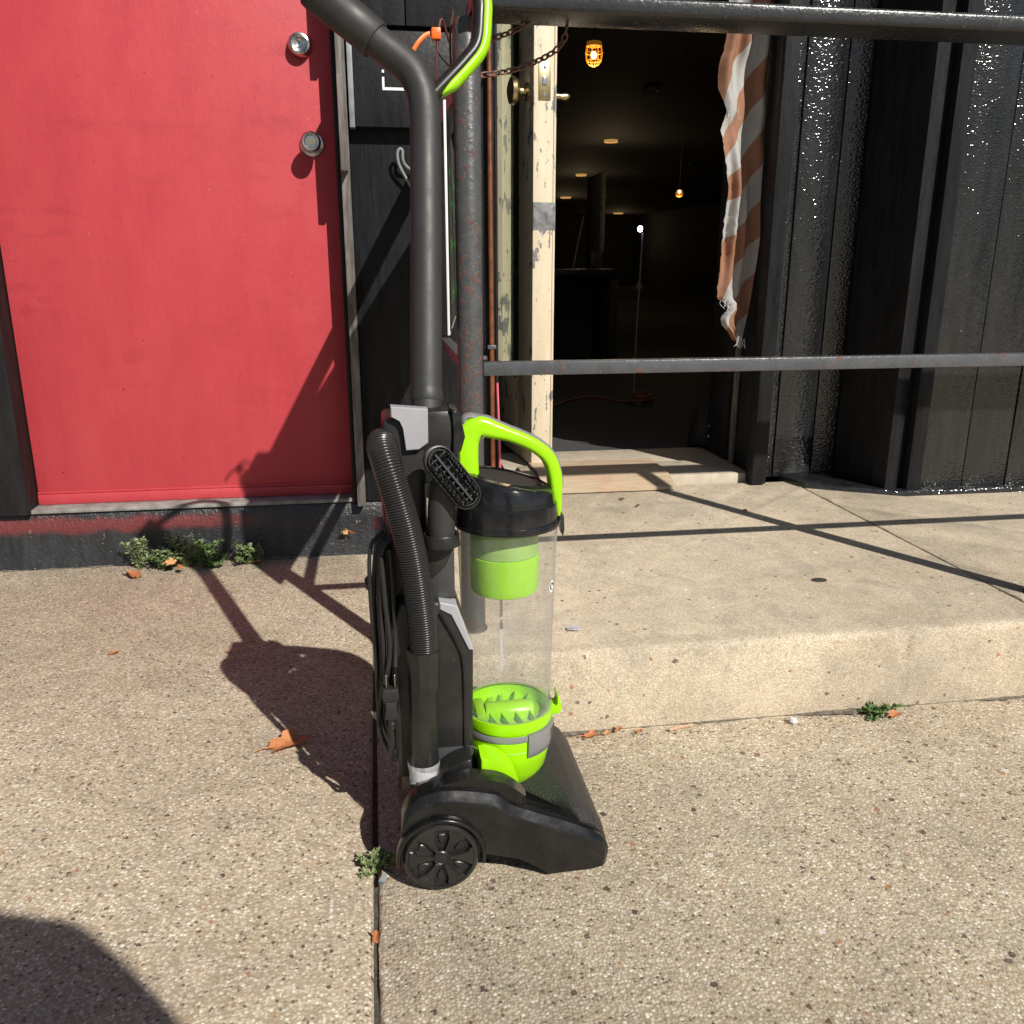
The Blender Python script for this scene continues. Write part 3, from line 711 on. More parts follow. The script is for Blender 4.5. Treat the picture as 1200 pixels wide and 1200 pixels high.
# ============================================================ INTERIOR
def ceiling_light(x, y, r, label, mat='warm_dim'):
    r *= .62
    t = thing('ceiling_light', label, 'ceiling light', (x, y, 2.4), 'round lights in the shop ceiling')
    bm = NB(); lathe(bm, [(r*.7, 2.399), (r*.72, 2.375), (r, 2.37), (r*1.03, 2.39), (r*1.03, 2.399)], x, y, 24, cap=False); mesh_obj('trim_ring', bm, mat, t)
    bm = NB(); lathe(bm, [(.001, 2.385), (r*.7, 2.385), (r*.7, 2.392), (.001, 2.392)], x, y, 24); mesh_obj('lens', bm, 'dark_grey', t)
ceiling_light(3.103, 11.73, .14, 'ceiling light ring, second nearest, above the monitor')
ceiling_light(3.726, 16.07, .15, 'ceiling light ring just left of and above the monitor')
ceiling_light(4.60, 21.4, .20, 'ceiling light ring half hidden behind the cream door edge')
ceiling_light(7.6, 27.6, .24, 'farthest ceiling light ring low above the bright spotlight')
ceiling_light(2.568, 8.345, .11, 'unlit pale ceiling light disc nearest the doorway', 'pale_frame')
ceiling_light(5.08, 14.2, .15, 'dim ceiling light disc beside the hanging flag', 'monitor')
# caged lamp
cl_ = thing('caged_lamp', 'glowing amber caged lamp hanging inside the dark doorway', 'lamp', (1.094, 4.5, 1.88))
bm = NB(); lathe(bm, [(.0005, 1.845), (.012, 1.842), (.020, 1.825), (.017, 1.80), (.0005, 1.79)], 1.094, 4.5, 16); mesh_obj('bulb', bm, 'warm_lamp', cl_)
bm = NB(); lathe(bm, [(.03, 1.90), (.048, 1.895), (.052, 1.878), (.052, 1.868), (.03, 1.865)], 1.094, 4.5, 20); mesh_obj('cap', bm, 'amber_glass', cl_)
for kx in range(8):
    a = kx*math.pi/4; pts = [(1.094+r*math.cos(a), 4.5+r*math.sin(a), z) for r, z in ((.05, 1.87), (.055, 1.83), (.05, 1.79), (.032, 1.762), (.004, 1.75))]
    mesh_obj('cage_wire', sweep(NB(), spline(pts, 4), .0028, 6), 'amber_glass', cl_)
for r, z in ((.0555, 1.83), (.048, 1.785)):
    bm = NB(); lathe(bm, [(r-.003, z), (r, z+.003), (r+.003, z), (r, z-.003), (r-.003, z)], 1.094, 4.5, 24, cap=False); mesh_obj('cage_ring', bm, 'amber_glass', cl_)
mesh_obj('hanging_cord', sweep(NB(), [(1.094, 4.5, 1.9), (1.10, 4.55, 2.1), (1.12, 4.6, 2.4)], .006, 6), 'dark_grey', cl_)
def lamp_light(parent, loc, w, col=(1, .72, .42)):
    l = bpy.data.lights.new('lamp_glow', 'POINT'); l.energy = w; l.color = col; l.shadow_soft_size = .06
    o = bpy.data.objects.new('lamp_glow', l); C.objects.link(o); o.parent = parent; o.location = Vector(loc)-Vector(parent.location)
cl_.scale = (.74, .74, .74); cl_.location.z = 1.872; lamp_light(cl_, (1.094, 4.5, 1.70), 2.5)
sl = thing('amber_lamp', 'small amber lamp glowing deep inside the shop', 'lamp', (2.073, 6, 1.32))
bm = NB(); lathe(bm, [(.0005, 1.348), (.02, 1.343), (.027, 1.325), (.02, 1.303), (.0005, 1.298)], 2.073, 6, 16); mesh_obj('bulb', bm, 'amber_glass', sl)
bm = NB(); lathe(bm, [(.0005, 1.342), (.010, 1.338), (.010, 1.325), (.0005, 1.322)], 2.066, 5.978, 12); mesh_obj('filament', bm, 'warm_lamp', sl)
mesh_obj('hanging_cord', sweep(NB(), [(2.073, 6, 1.345), (2.08, 6, 1.8), (2.08, 6, 2.4)], .004, 6), 'monitor', sl)
# light stand with bright spot
ls = thing('light_stand', 'thin pale lighting stand with a tiny bright lamp inside the shop', 'light stand', (1.262, 4.19, .188))
mesh_obj('pole', sweep(NB(), [(1.262, 4.19, .19), (1.266, 4.19, .6), (1.277, 4.19, 1.005)], .0042, 8), 'ledge_grey', ls)
bm = NB(); box(bm, 1.258, 1.280, 4.18, 4.2, .745, .775, .003); mesh_obj('clamp', bm, 'ledge_grey', ls)
mesh_obj('lamp_head', lathe(NB(), [(.0005, 1.008), (.010, 1.012), (.012, 1.024), (.008, 1.034), (.0005, 1.036)], 1.262, 4.185, 16), 'white_lamp', ls)
mesh_obj('foot', lathe(NB(), [(.0005, .200), (.03, .197), (.05, .190), (.05, .1885), (.0005, .1885)], 1.262, 4.19, 20), 'black_flat', ls)
# extension cord
pts = [(.62, 4.15, .195), (.80, 4.1, .195), (.95, 4.3, .197), (1.1, 4.42, .195), (1.2, 4.25, .197), (1.27, 4.2, .2)]
for kx in range(26):
    a = kx*.72; pts.append((1.30+.05*math.cos(a)+.012*math.sin(kx), 4.18+.05*math.sin(a), .20+.0022*kx))
tag(mesh_obj('extension_cord', sweep(NB(), spline(pts, 5), .006, 6), 'dull_orange'), 'orange extension cord coiled on the shop floor near the stand', 'extension cord')
lamp_light(sl, (2.073, 6, 1.24), 2)
for o_ in [o for o in bpy.data.objects if o.name.startswith('ceiling_light')][:4]: lamp_light(o_, Vector(o_.location)-Vector((0, 0, .55)), 5)
# counter with monitor
ct = thing('counter', 'dark counter inside the shop to the left of the stand', 'counter', (1.45, 6.2, .188))
def part(t, n, mt, *a, bev=.004): bm = NB(); box(bm, *a, bev); return mesh_obj(n, bm, mt, t)
part(ct, 'top', 'monitor', .9, 1.66, 5.9, 6.5, .79, .83); part(ct, 'side_panel', 'dark_wall', 1.60, 1.655, 5.95, 6.45, .188, .789); part(ct, 'back_panel', 'dark_wall', .92, 1.595, 6.40, 6.44, .188, .789)
mo = thing('monitor', 'tall dark monitor seen from its edge on the counter', 'monitor', (1.55, 6.1, .83))
part(mo, 'screen', 'ledge_grey', 1.545, 1.570, 6.087, 6.46, .95, 1.455); tag(part(mo, 'bezel', 'ledge_grey', 1.541, 1.575, 6.055, 6.085, .95, 1.458), 'lighter side bezel'); part(mo, 'stand', 'monitor', 1.52, 1.60, 6.2, 6.34, .831, .949)
tag(mesh_obj('leaning_stick', sweep(NB(), [(1.332, 5.93, .832), (1.365, 5.93, 1.02), (1.397, 5.93, 1.168)], .006, 8), 'ledge_grey'), 'thin grey stick leaning up from the counter', 'stick')
# bag beside the jamb
bg = thing('black_bag', 'black bag with a white curl on its front inside the right jamb', 'bag', (1.28, 3.12, .19))
bm = NB(); rings = []
for z, rx, ry in ((.19, .05, .07), (.20, .068, .085), (.27, .066, .08), (.33, .045, .06), (.37, .02, .03)):
    rings.append([(1.235+rx*math.cos(a)*(1+.1*math.sin(3*a+z*30)), 3.12+ry*math.sin(a), z+.01*math.sin(2*a)) for a in [2*math.pi*q/20 for q in range(20)]])
loft(bm, rings); mesh_obj('bag_body', bm, 'black_flat', bg)
mesh_obj('white_curl', sweep(NB(), spline([(1.205, 3.03, .285), (1.215, 3.027, .305), (1.228, 3.026, .295), (1.222, 3.026, .272), (1.205, 3.027, .25), (1.215, 3.03, .24), (1.235, 3.035, .248)], 5), .0032, 8), 'paper_white', bg)

# ============================================================ VACUUM CLEANER
VY = 1.22
vac = thing('vacuum_cleaner', 'lime green and black upright vacuum cleaner standing on the sidewalk', 'vacuum cleaner', (.10, VY, 0))
def vp(name, bm, mat, parent=vac, smooth=40): return mesh_obj(name, bm, mat, parent, smooth)
# --- floor head, lofted across its width
side_p = [(.010, .040), (.007, .085), (.013, .114), (.040, .134), (.080, .137), (.140, .124), (.163, .109), (.205, .089), (.262, .064), (.297, .048), (.309, .030), (.306, .006), (.226, .004), (.206, .014), (.175, .034), (.120, .050)]
def prof(dz_rear, dz_mid, dz_front, nose=0.):
    w = [0, 0, .6, 1, 1, .9, .6, .3, 0, 0, 0, 0, 0, 0, 0, 0]; m = [0, 0, 0, 0, .4, 1, 1, .8, .3, 0, 0, 0, 0, 0, 0, 0]; fz = [0, 0, 0, 0, 0, 0, 0, .5, 1, .6, .2, 0, 0, 0, 0, 0]
    nb = [0]*8 + [.4, .8, 1, 1, .5, 0, 0, 0]
    p = [(x-nose*q, z+dz_rear*a+dz_mid*b_+dz_front*c) for (x, z), a, b_, c, q in zip(side_p, w, m, fz, nb)]
    return [(v.x, v.z) for v in spline([(x, 0, z) for x, z in p[:12]], 4)] + p[12:]
half = [(.1622, prof(-.006, 0, -.004, .016)), (.1612, prof(-.0015, 0, -.001, .011)), (.1600, prof(.001, 0, .001, .007)), (.1563, prof(.006, .0017, .005, .003)), (.1525, prof(.0115, .0035, .0095)), (.148, prof(.0125, .005, .0105)), (.128, prof(.016, .004, .012)), (.118, prof(.012, -.006, .010)), (.085, prof(.0, -.034, .008)), (.05, prof(0, -.056, .008))]
rings = [[(x, VY-h, z) for x, z in p] for h, p in half] + [[(x, VY+h, z) for x, z in p] for h, p in half[::-1]]
bm = NB(); loft(bm, rings); head = vp('floor_head', bm, 'head_black', smooth=24)
# upper trim ridge on each side
for s in (-1, 1):
    bm = NB(); pts = [(.012, .112), (.030, .130), (.055, .146), (.085, .154), (.118, .154), (.150, .147), (.172, .133), (.188, .118)]; pts = [(v.x, v.z) for v in spline([(x, 0, z) for x, z in pts], 4)]
    o = [(x, z+.006) for x, z in pts]; i_ = [(x, z-.022) for x, z in pts[::-1]]
    prism(bm, o+i_, VY+s*.147, VY+s*.118, .0075, 1); vp('upper_shell', bm, 'head_black', head, 25)
# textured front deck
bm = NB(); rings = []
for kx in range(25):
    y = VY-.1435+.287*kx/24; e = min(1., (min(kx, 24-kx)+.15)/1.6)
    ext = .075*max(0., 1-abs(kx-12)/9.)
    q_ = max(0., 1-min(kx, 24-kx)/9.); rx = .190+.075*q_
    prf = [(rx-ext*.35, .0875-ext*.12-.012*q_), (rx+(.268-rx)*.35, .0935-.005*q_), (rx+(.268-rx)*.65, .0945-.004*q_), (.272, .087), (.292, .073), (.306, .052), (.3105, .030), (.303, .028), (.285, .05), (.270, .066), (rx+.004-ext*.35, .068-ext*.2)]
    rings.append([(x, y, z*(.86+.14*e)) for x, z in prf])
loft(bm, rings); vp('textured_deck', bm, 'grain_black', head, 50)
# wheels
def wheel(ys):
    """ys: outward sign. one wheel with rim, hub and six pockets"""
    y0 = VY+ys*.150; f = lambda d: y0+ys*d
    bm = NB(); lathe(bm, [(.0005, f(0)), (.050, f(0)), (.0535, f(.003)), (.0535, f(.017)), (.051, f(.0205)), (.0465, f(.0212)), (.0445, f(.0135)), (.0005, f(.0135))], .062, .0545, 48, axis='y')
    w = vp('wheel', bm, 'satin_black')
    bm = NB(); lathe(bm, [(.0005, f(.0165)), (.0115, f(.0165)), (.0115, f(.020)), (.0100, f(.0212)), (.0085, f(.0195)), (.0005, f(.0195))], .062, .0545, 24, axis='y'); vp('hub', bm, 'satin_black', w)
    for q in range(6):
        a = R(28+60*q); ca, sa = math.cos(a), math.sin(a)
        # spoke ridge between pockets
        bm = NB(); a2 = a+R(30); c2, s2 = math.cos(a2), math.sin(a2)
        out = [(.011, -.0030), (.022, -.0036), (.034, -.0058), (.0400, -.0125), (.0452, -.0140), (.0460, 0), (.0452, .0140), (.0400, .0125), (.034, .0058), (.022, .0036), (.011, .0030)]
        prism(bm, [(.062+r*c2-t*s2, .0545+r*s2+t*c2) for r, t in out], f(.0130), f(.0208), .0011, 1); vp('spoke', bm, 'satin_black', w, 30)
        bm = NB(); out = [(.0205, 0), (.0245, -.0036), (.0325, -.0058), (.0365, -.0042), (.0372, 0), (.0365, .0042), (.0325, .0058), (.0245, .0036)]
        prism(bm, [(.062+r*ca-t*sa, .0545+r*sa+t*ca) for r, t in out], f(.0130), f(.0172), .0014, 1); vp('pocket', bm, 'satin_black', w, 30)
wheel(-1); wheel(1)
for s in (-1, 1):     # fender lip over the wheel
    bm = NB(); pts = [(.062+.0605*math.cos(R(a)), VY+s*.163, .0545+.0605*math.sin(R(a))) for a in range(-12, 196, 8)]
    sweep(bm, pts, (.0035, .010), up=(1, 0, .2), shape=rrect(2, 2, .6, 3)); vp('fender', bm, 'head_black', head)
# --- rear spine that carries the dust cup
bm = NB(); prism(bm, [(.006, .125), (.112, .125), (.119, .160), (.1215, .322), (.100, .395), (.074, .402), (.020, .402), (.004, .36)], VY-.072, VY+.072, .006, 3); spine = vp('spine', bm, 'satin_black')
bm = NB(); prism(bm, [(.074, .4025), (.099, .3958), (.1215, .326), (.114, .3265), (.092, .384), (.074, .391)], VY-.0745, VY-.045, .0015, 1); tag(vp('chamfer_plate', bm, 'light_grey', spine), 'light grey sloping edge')
# raised side rib on the near face
mesh_obj('side_rib', sweep(NB(), spline([(.074, VY-.0735, .385), (.098, VY-.0735, .335), (.106, VY-.0735, .30), (.107, VY-.0735, .20), (.106, VY-.0735, .165)], 6), (.0022, .003), 8), 'gloss_black', spine)
bm = NB(); box(bm, .062, .098, VY-.055, VY+.055, .40, .492, .004); vp('upper_column', bm, 'dark_grey', spine)
bm = NB(); box(bm, .004, .062, VY-.045, VY+.05, .401, .66, .008); vp('rear_column', bm, 'satin_black', spine)
bm = NB(); box(bm, .050, .112, VY-.03, VY+.035, .56, .668, .010); vp('wand_socket', bm, 'satin_black')
bm = NB(); prism(bm, [(.098, .670), (.112, .660), (.118, .63), (.112, .61), (.098, .60), (.104, .635)], VY-.036, VY+.036, .002); vp('socket_hood', bm, 'gloss_black')
# --- cord hook (grey)
bm = NB(); prism(bm, [(.0165, .678), (.066, .6735), (.0655, .628), (.053, .6185), (.0345, .6175), (.0335, .648), (.029, .659), (.0165, .6635)], VY-.056, VY-.034, .0012, 1); tag(vp('cord_hook', bm, 'light_grey'), 'light grey upper cord hook')
bm = NB(); box(bm, .026, .0335, VY-.033, VY-.015, .617, .655, .002); vp('release_button', bm, 'red_plastic')
# --- wand
ax = [(.0665, 1.215, .60), (.0687, 1.235, .674), (.0726, 1.2644, .7785), (.0767, 1.2905, .8716), (.0811, 1.3231, .988)]
bendp = [(.0832, 1.3394, 1.046), (.0822, 1.3491, 1.081), (.0765, 1.3556, 1.1045), (.0615, 1.3626, 1.1295), (.0193, 1.3719, 1.1625), (-.0275, 1.3823, 1.20)]
bm = NB(); sweep(bm, spline(ax+bendp, 8), .0222, 32, up=(1, 0, 0)); wand = vp('wand', bm, 'wand_grey', smooth=60)
bm = NB(); wa = Vector((.0687, 1.235, .674)); wd_ = (Vector((.0726, 1.2644, .7785))-wa).normalized()
sweep(bm, [wa, wa+wd_*.004, wa+wd_*.012, wa+wd_*.018], [.0226, .0236, .0232, .0224], 32, up=(1, 0, 0)); vp('wand_lip', bm, 'wand_grey', wand)
d = (Vector((-.0275, 1.3823, 1.20))-Vector((.0193, 1.3719, 1.1625))).normalized(); p0 = Vector((.0188, 1.372, 1.163))
bm = NB(); sweep(bm, [p0, p0+d*.001, p0+d*.05, p0+d*.098, p0+d*.110, p0+d*.116], [.0250, .0262, .0270, .0280, .0268, .020], 32); sleeve = vp('handle_sleeve', bm, 'wand_grey', wand, 50)
# loop grip: black inner bar with a lime outer band
gp = spline([(.0925, 1.3515, 1.088), (.1110, 1.3565, 1.1065), (.1420, 1.3659, 1.138), (.1610, 1.3734, 1.163), (.1665, 1.3826, 1.200), (.1670, 1.3892, 1.2244), (.1610, 1.4023, 1.268), (.1360, 1.4104, 1.297), (.096, 1.4111, 1.3024), (.041, 1.4044, 1.2787), (-.0258, 1.3932, 1.2400), (-.046, 1.388, 1.222)], 8)
bm = NB(); sweep(bm, gp, lambda t: (.0136, .0102), 20, up=(0, 1, 0)); grip = vp('loop_grip', bm, 'satin_black', wand, 60)
# lime band follows the outside of the grip
lb = []
for i, p in enumerate(gp[4:66]):
    t = (gp[i+5]-gp[i+3]).normalized(); nrm = Vector((t.z, 0, -t.x)); lb.append(p+nrm*.0090)
n = len(lb)
bm = NB(); sweep(bm, lb, lambda t: (.0128, .0098*min(1, t*9+.12)*min(1, (1-t)*9+.12)), 18, up=(0, 1, 0)); tag(vp('lime_band', bm, 'lime', grip, 60), 'lime green outer band of the grip')
# --- corrugated hose
hp = spline([(.050, VY-.092, .325), (.0495, VY-.092, .36), (.046, VY-.092, .41), (.0405, VY-.091, .46), (.032, VY-.089, .51), (.0215, VY-.085, .555), (.010, VY-.076, .598), (.003, VY-.055, .622), (.004, VY-.026, .622), (.010, VY-.002, .598), (.018, VY+.005, .55), (.022, VY+.006, .49)], 60)
L = [0]
for a, b_ in zip(hp, hp[1:]): L.append(L[-1]+(b_-a).length)
tot = L[-1]; pitch = .0035; ns = int(tot/pitch*4); pts = []; i = 0
for q in range(ns+1):
    s = tot*q/ns
    while i < len(L)-2 and L[i+1] < s: i += 1
    pts.append(hp[i]+(hp[i+1]-hp[i])*((s-L[i])/(L[i+1]-L[i])))
rad = [.0196 + (.0011, 0.0005, -.0011, .0005)[q % 4]*1.0 for q in range(ns+1)]
bm = NB(); sweep(bm, pts, rad, 28, up=(1, 0, 0)); vp('flexible_hose', bm, 'hose_ribbed', smooth=75)
# rigid hose end standing in its holder
hx, hy = .0475, VY-.092
bm = NB(); lathe(bm, [(.0165, .150), (.0192, .158), (.0198, .168), (.0200, .27), (.0205, .284)], hx-.001, hy, 32); tb = vp('hose_tube', bm, 'satin_black')
bm = NB(); lathe(bm, [(.0206, .276), (.0222, .284), (.0246, .338), (.0240, .3415), (.0212, .3415), (.0205, .33)], hx+.001, hy, 10, cap=False); vp('hose_collar', bm, 'satin_black', tb, 20)
bm = NB(); pr_ = [(.0235, .166), (.0238, .158), (.0222, .154), (.0226, .148), (.021, .1445)]
for q in range(9): z = .1415-q*.0042; pr_ += [(.0222-.0003*q, z), (.0200-.0003*q, z-.0021)]
lathe(bm, pr_, hx-.003, hy, 32, cap=False); tag(vp('clear_hose_joint', bm, 'milky_hose', tb, 70), 'milky white ribbed joint')
bm = NB(); lathe(bm, [(.0185, .10), (.0185, .155)], hx-.003, hy, 24); vp('inner_pipe', bm, 'white_plastic', tb)
# --- accessory holder ring
bm = NB(); lathe(bm, [(.0215, .489), (.0250, .487), (.0252, .502), (.0240, .5045), (.0215, .503)], .079, VY-.072, 32, cap=False); hr = vp('tool_holder', bm, 'satin_black')
bm = NB(); prism(bm, [(.050, .500), (.098, .500), (.096, .478), (.084, .452), (.066, .437), (.056, .445)], VY-.068, VY-.052, .003); vp('holder_bracket', bm, 'satin_black', hr)
# --- dust cup
cx = .1815
bm = NB(); lathe(bm, [(.0665, .206), (.0668, .23), (.0715, .40), (.0748, .502)], cx, VY, 72, cap=False); cup = vp('dust_cup', bm, 'clear', smooth=70)
bm = NB(); lathe(bm, [(.0653, .198), (.0695, .198), (.0695, .2055), (.0653, .2055), (.0653, .198)], cx, VY, 72, cap=False); vp('lower_lip', bm, 'clear', cup, 40)
bm = NB(); box(bm, cx-.0022, cx+.0022, VY+.0655, VY+.0665, .22, .40, 0); vp('mould_seam', bm, 'milky_hose', cup)
# logo on the cup
bm = NB(); n = 22
ring = []
def on_cup(ang, z, r=.0738): rr = r+(z-.43)*.034; return (cx+rr*math.cos(ang), VY+rr*math.sin(ang), z)
a0, z0 = R(-35), .405
bm.faces.new([bm.verts.new(on_cup(a0+.10*math.cos(2*math.pi*q/n), z0+.0098*math.sin(2*math.pi*q/n))) for q in range(n)])
lg = vp('logo', bm, 'white_plastic', cup, 0)
bm = NB(); sp_ = [(a0+.058*math.cos(t), z0+.0052*math.sin(t)+.0004) for t in [q*.5 for q in range(0, 11)]]
sweep(bm, [on_cup(a, z, .0743) for a, z in sp_], .0008, 6); vp('logo_mark', bm, 'dark_grey', cup)
# filter inside
bm = NB(); lathe(bm, [(.001, .388), (.044, .388), (.0495, .391), (.0515, .399), (.0520, .447), (.050, .448), (.001, .448)], cx-.004, VY, 56); vp('filter_cup', bm, 'lime', cup, 40)
bm = NB(); lathe(bm, [(.047, .4485), (.0505, .449), (.0505, .495), (.047, .495)], cx-.004, VY, 48, cap=False); vp('filter_screen', bm, 'lime_greyed', cup, 40)
# --- cap of the cup
sh = -.20
bm = NB(); lathe(bm, [(.0755, .4935), (.0785, .494), (.0795, .500), (.0775, .504)], cx, VY, 64, cap=False); vp('cap_rim', bm, 'gloss_black', cup)
bm = NB()
prs = [(.0772, .5025, 0), (.0768, .511, 0), (.0750, .5275, -.02), (.0724, .5305, -.03), (.0717, .534, -.04), (.0705, .5495, -.12), (.0665, .558, -.17), (.0600, .5625, -.2), (.050, .5635, -.2), (.046, .560, -.2), (.001, .559, -.2)]
rings = []
for r, z, s in prs: rings.append([(cx-.002+r*math.cos(a), VY+r*math.sin(a), z+s*r*math.cos(a)) for a in [2*math.pi*q/64 for q in range(64)]])
loft(bm, rings); cap = vp('cup_lid', bm, 'gloss_black', smooth=28)
bm = NB(); rings = [[(cx-.002+r*math.cos(a), VY+r*math.sin(a), z-.2*r*math.cos(a)) for a in [2*math.pi*q/48 for q in range(48)]] for r, z in ((.045, .5605), (.0445, .5625), (.042, .563), (.001, .563))]
loft(bm, rings); vp('grained_top', bm, 'grain_black', cap)
# --- lime carry handle
hpth = spline([(.122, VY, .560), (.121, VY, .60), (.124, VY, .624), (.140, VY, .6385), (.165, VY, .6325), (.195, VY, .622), (.224, VY, .607), (.243, VY, .588), (.2515, VY, .560), (.2535, VY, .535), (.2562, VY, .518), (.2570, VY, .503)], 8)
def hth(t):
    w = .0150 if t < .22 else (.0150-.0065*min(1, (t-.22)/.2) if t < .62 else .0085-.0055*max(0, (t-.75)/.25))
    return (.0165 if t < .8 else .0165-.03*(t-.8), max(.0030, w*1.22))
bm = NB(); sweep(bm, hpth, hth, up=(0, 1, 0), shape=rrect(2, 2, .62, 4)); hd = tag(vp('carry_handle', bm, 'lime', smooth=50), 'lime green arched carry handle')
sp2 = []
for i in range(22, 74):
    t = (hpth[i+1]-hpth[i-1]).normalized(); nrm = Vector((-t.z, 0, t.x)); sp2.append(hpth[i]+nrm*(hth(i/(len(hpth)-1))[1]-.0008))
bm = NB(); sweep(bm, sp2, lambda t: (.0095, .0030*min(1, t*8+.1)*min(1, (1-t)*8+.1)), 12, up=(0, 1, 0)); tag(vp('grip_insert', bm, 'mid_grey', hd), 'grey insert along the top of the handle')
bm = NB(); sweep(bm, spline([(.1225, VY, .630), (.119, VY, .648), (.128, VY, .6535), (.142, VY, .650)], 5), (.012, .005), 12, up=(0, 1, 0)); vp('thumb_button', bm, 'mid_grey', hd)
bm = NB(); lathe(bm, [(.0005, VY-.0162), (.0026, VY-.0160), (.003, VY-.014), (.0005, VY-.014)], .1445, .626, 12, axis='y'); vp('screw', bm, 'nickel', hd)
bm = NB(); prism(bm, [(.2545, .508), (.262, .508), (.2655, .500), (.2665, .481), (.2645, .471), (.2625, .477), (.2605, .493), (.2545, .498)], VY-.010, VY+.010, .001); vp('lid_latch', bm, 'satin_black', cap)
# --- lime bowl under the cup
bm = NB(); lathe(bm, [(.0655, .180), (.0695, .178), (.0718, .186), (.0712, .1975), (.0655, .1975)], cx, VY, 64, cap=False); bowl_rim = vp('bowl_rim', bm, 'lime')
bm = NB(); lathe(bm, [(.0700, .1765), (.0712, .170), (.0700, .1655), (.066, .1655)], cx, VY, 64, cap=False); tag(vp('grey_band', bm, 'mid_grey', bowl_rim), 'grey band under the rim')
bm = NB(); lathe(bm, [(.0675, .1775), (.0685, .165), (.0672, .135), (.0600, .102), (.046, .078), (.030, .068), (.001, .066)], cx, VY, 64); vp('bowl', bm, 'lime', bowl_rim)
bm = NB(); lathe(bm, [(.0682, .1472), (.0686, .1464), (.0682, .1456), (.0670, .1464), (.0682, .1472)], cx, VY, 64, cap=False); vp('mould_seam', bm, 'lime_greyed', bowl_rim)
bm = NB(); lathe(bm, [(.0655, .196), (.0645, .178), (.060, .172), (.001, .171)], cx, VY, 56, cap=False); vp('bowl_floor', bm, 'lime', bowl_rim, 50)
bm = NB(); lathe(bm, [(.001, cx-.035), (.016, cx-.035), (.018, cx-.032), (.018, cx+.036), (.016, cx+.04), (.001, cx+.04)], VY, .182, 28, axis='x'); vp('air_duct', bm, 'lime', bowl_rim)
for q, (fx, ln) in enumerate(((-.030, .048), (-.012, .055), (.010, .058), (.032, .05))):
    for s in (-1, 1):
        bm = NB(); sweep(bm, spline([(cx+fx, VY+s*.012, .184), (cx+fx+.005, VY+s*.03, .181), (cx+fx+.012, VY+s*ln, .179)], 5), (.0014, .0075), up=(1, 0, 0), shape=rrect(2, 2, .3, 2)); vp('swirl_fin', bm, 'lime', bowl_rim)
bm = NB(); box(bm, cx-.052, cx-.036, VY-.03, VY+.03, .172, .1955, .004); vp('air_inlet', bm, 'lime', bowl_rim)
# lid hinge tab
bm = NB(); prism(bm, [(.249, .1785), (.262, .180), (.2665, .187), (.2650, .196), (.2600, .214), (.2580, .213), (.2605, .197), (.2580, .193), (.249, .193)], VY-.014, VY+.012, .001); vp('hinge_tab', bm, 'lime', bowl_rim)
# grey release latch, wrapped on the bowl towards the viewer's right
bm = NB(); rings = []
for kx in range(9):
    a = R(-72+kx*7.2); o_, i_ = .0735, .066
    c_, s_ = math.cos(a), math.sin(a)
    rings.append([(cx+o_*c_, VY+o_*s_, .1765), (cx+o_*c_, VY+o_*s_, .150), (cx+(o_-.004)*c_, VY+(o_-.004)*s_, .137), (cx+(o_-.0075)*c_, VY+(o_-.0075)*s_, .134), (cx+i_*c_, VY+i_*s_, .14), (cx+i_*c_, VY+i_*s_, .1765)])
loft(bm, rings); rl = tag(vp('release_latch', bm, 'mid_grey', bowl_rim, 35), 'grey release latch')
for q in range(6):
    z = .168-q*.005; bm = NB(); sweep(bm, [(cx+.0738*math.cos(R(a)), VY+.0738*math.sin(R(a)), z) for a in range(-34, -15, 3)], .0009, 6); vp('grip_line', bm, 'dark_grey', bowl_rim)
# front shields over the bowl: lime in front, black behind
def shield(a0, a1, mat, name):
    bm = NB(); o = [(.118+.066*math.cos(R(a)), .112+.060*math.sin(R(a))) for a in range(a0, a1+1, 5)]
    prism(bm, o+[(o[-1][0], .100), (o[0][0], .100)], VY-.112, VY-.070, .004, 3); return vp(name, bm, mat)
s1 = shield(8, 86, 'lime', 'bowl_shield'); tag(s1, 'lime quarter round shield beside the bowl')
s2 = shield(94, 150, 'satin_black', 'rear_shield')
bm = NB(); box(bm, .060, .1195, VY-.0745, VY-.0725, .126, .172, .001); vp('side_cover', bm, 'dark_grey', spine)
# --- power cord wrapped at the back, with plug
def cord(pts, name='power_cord', r=.0036): return mesh_obj(name, sweep(NB(), spline(pts, 8), r, 10), 'cord_rubber', vac, 70)
for q in range(9):
    o = (q % 3)*.0050; yy = VY-.052+q*.0105; w_ = .0015*math.sin(q*2.1)
    cord([(.012, yy, .495+.002*q), (-.002-o*.5, yy-.004, .474), (-.007-o*.9+w_, yy-.006, .40), (-.006-o+w_, yy-.010+w_*2, .30), (-.007-o*1.1-w_, yy-.008, .22), (.003-o, yy, .172+.003*q), (.02, yy, .15)])
cord([(-.004, VY-.062, .47), (-.001, VY-.066, .40), (.003, VY-.070, .34), (-.002, VY-.072, .30), (-.014, VY-.066, .25), (-.017, VY-.06, .20), (.0, VY-.06, .155)])
cord([(.008, VY-.060, .48), (.010, VY-.064, .41), (.011, VY-.070, .35), (.009, VY-.078, .31)])
cord([(.0, VY-.085, .222), (.001, VY-.083, .19), (-.002, VY-.075, .165), (.01, VY-.06, .15)])
cord([(.0, VY-.035, .50), (-.020, VY-.04, .47), (-.021, VY-.04, .36), (-.016, VY-.045, .30)], r=.003)
bm = NB(); prism(bm, [(-.010, .2620), (.012, .2620), (.0125, .270), (.0125, .2825), (-.0105, .2825), (-.0110, .270)], VY-.094, VY-.076, .002)
plug = vp('plug', bm, 'cord_rubber')
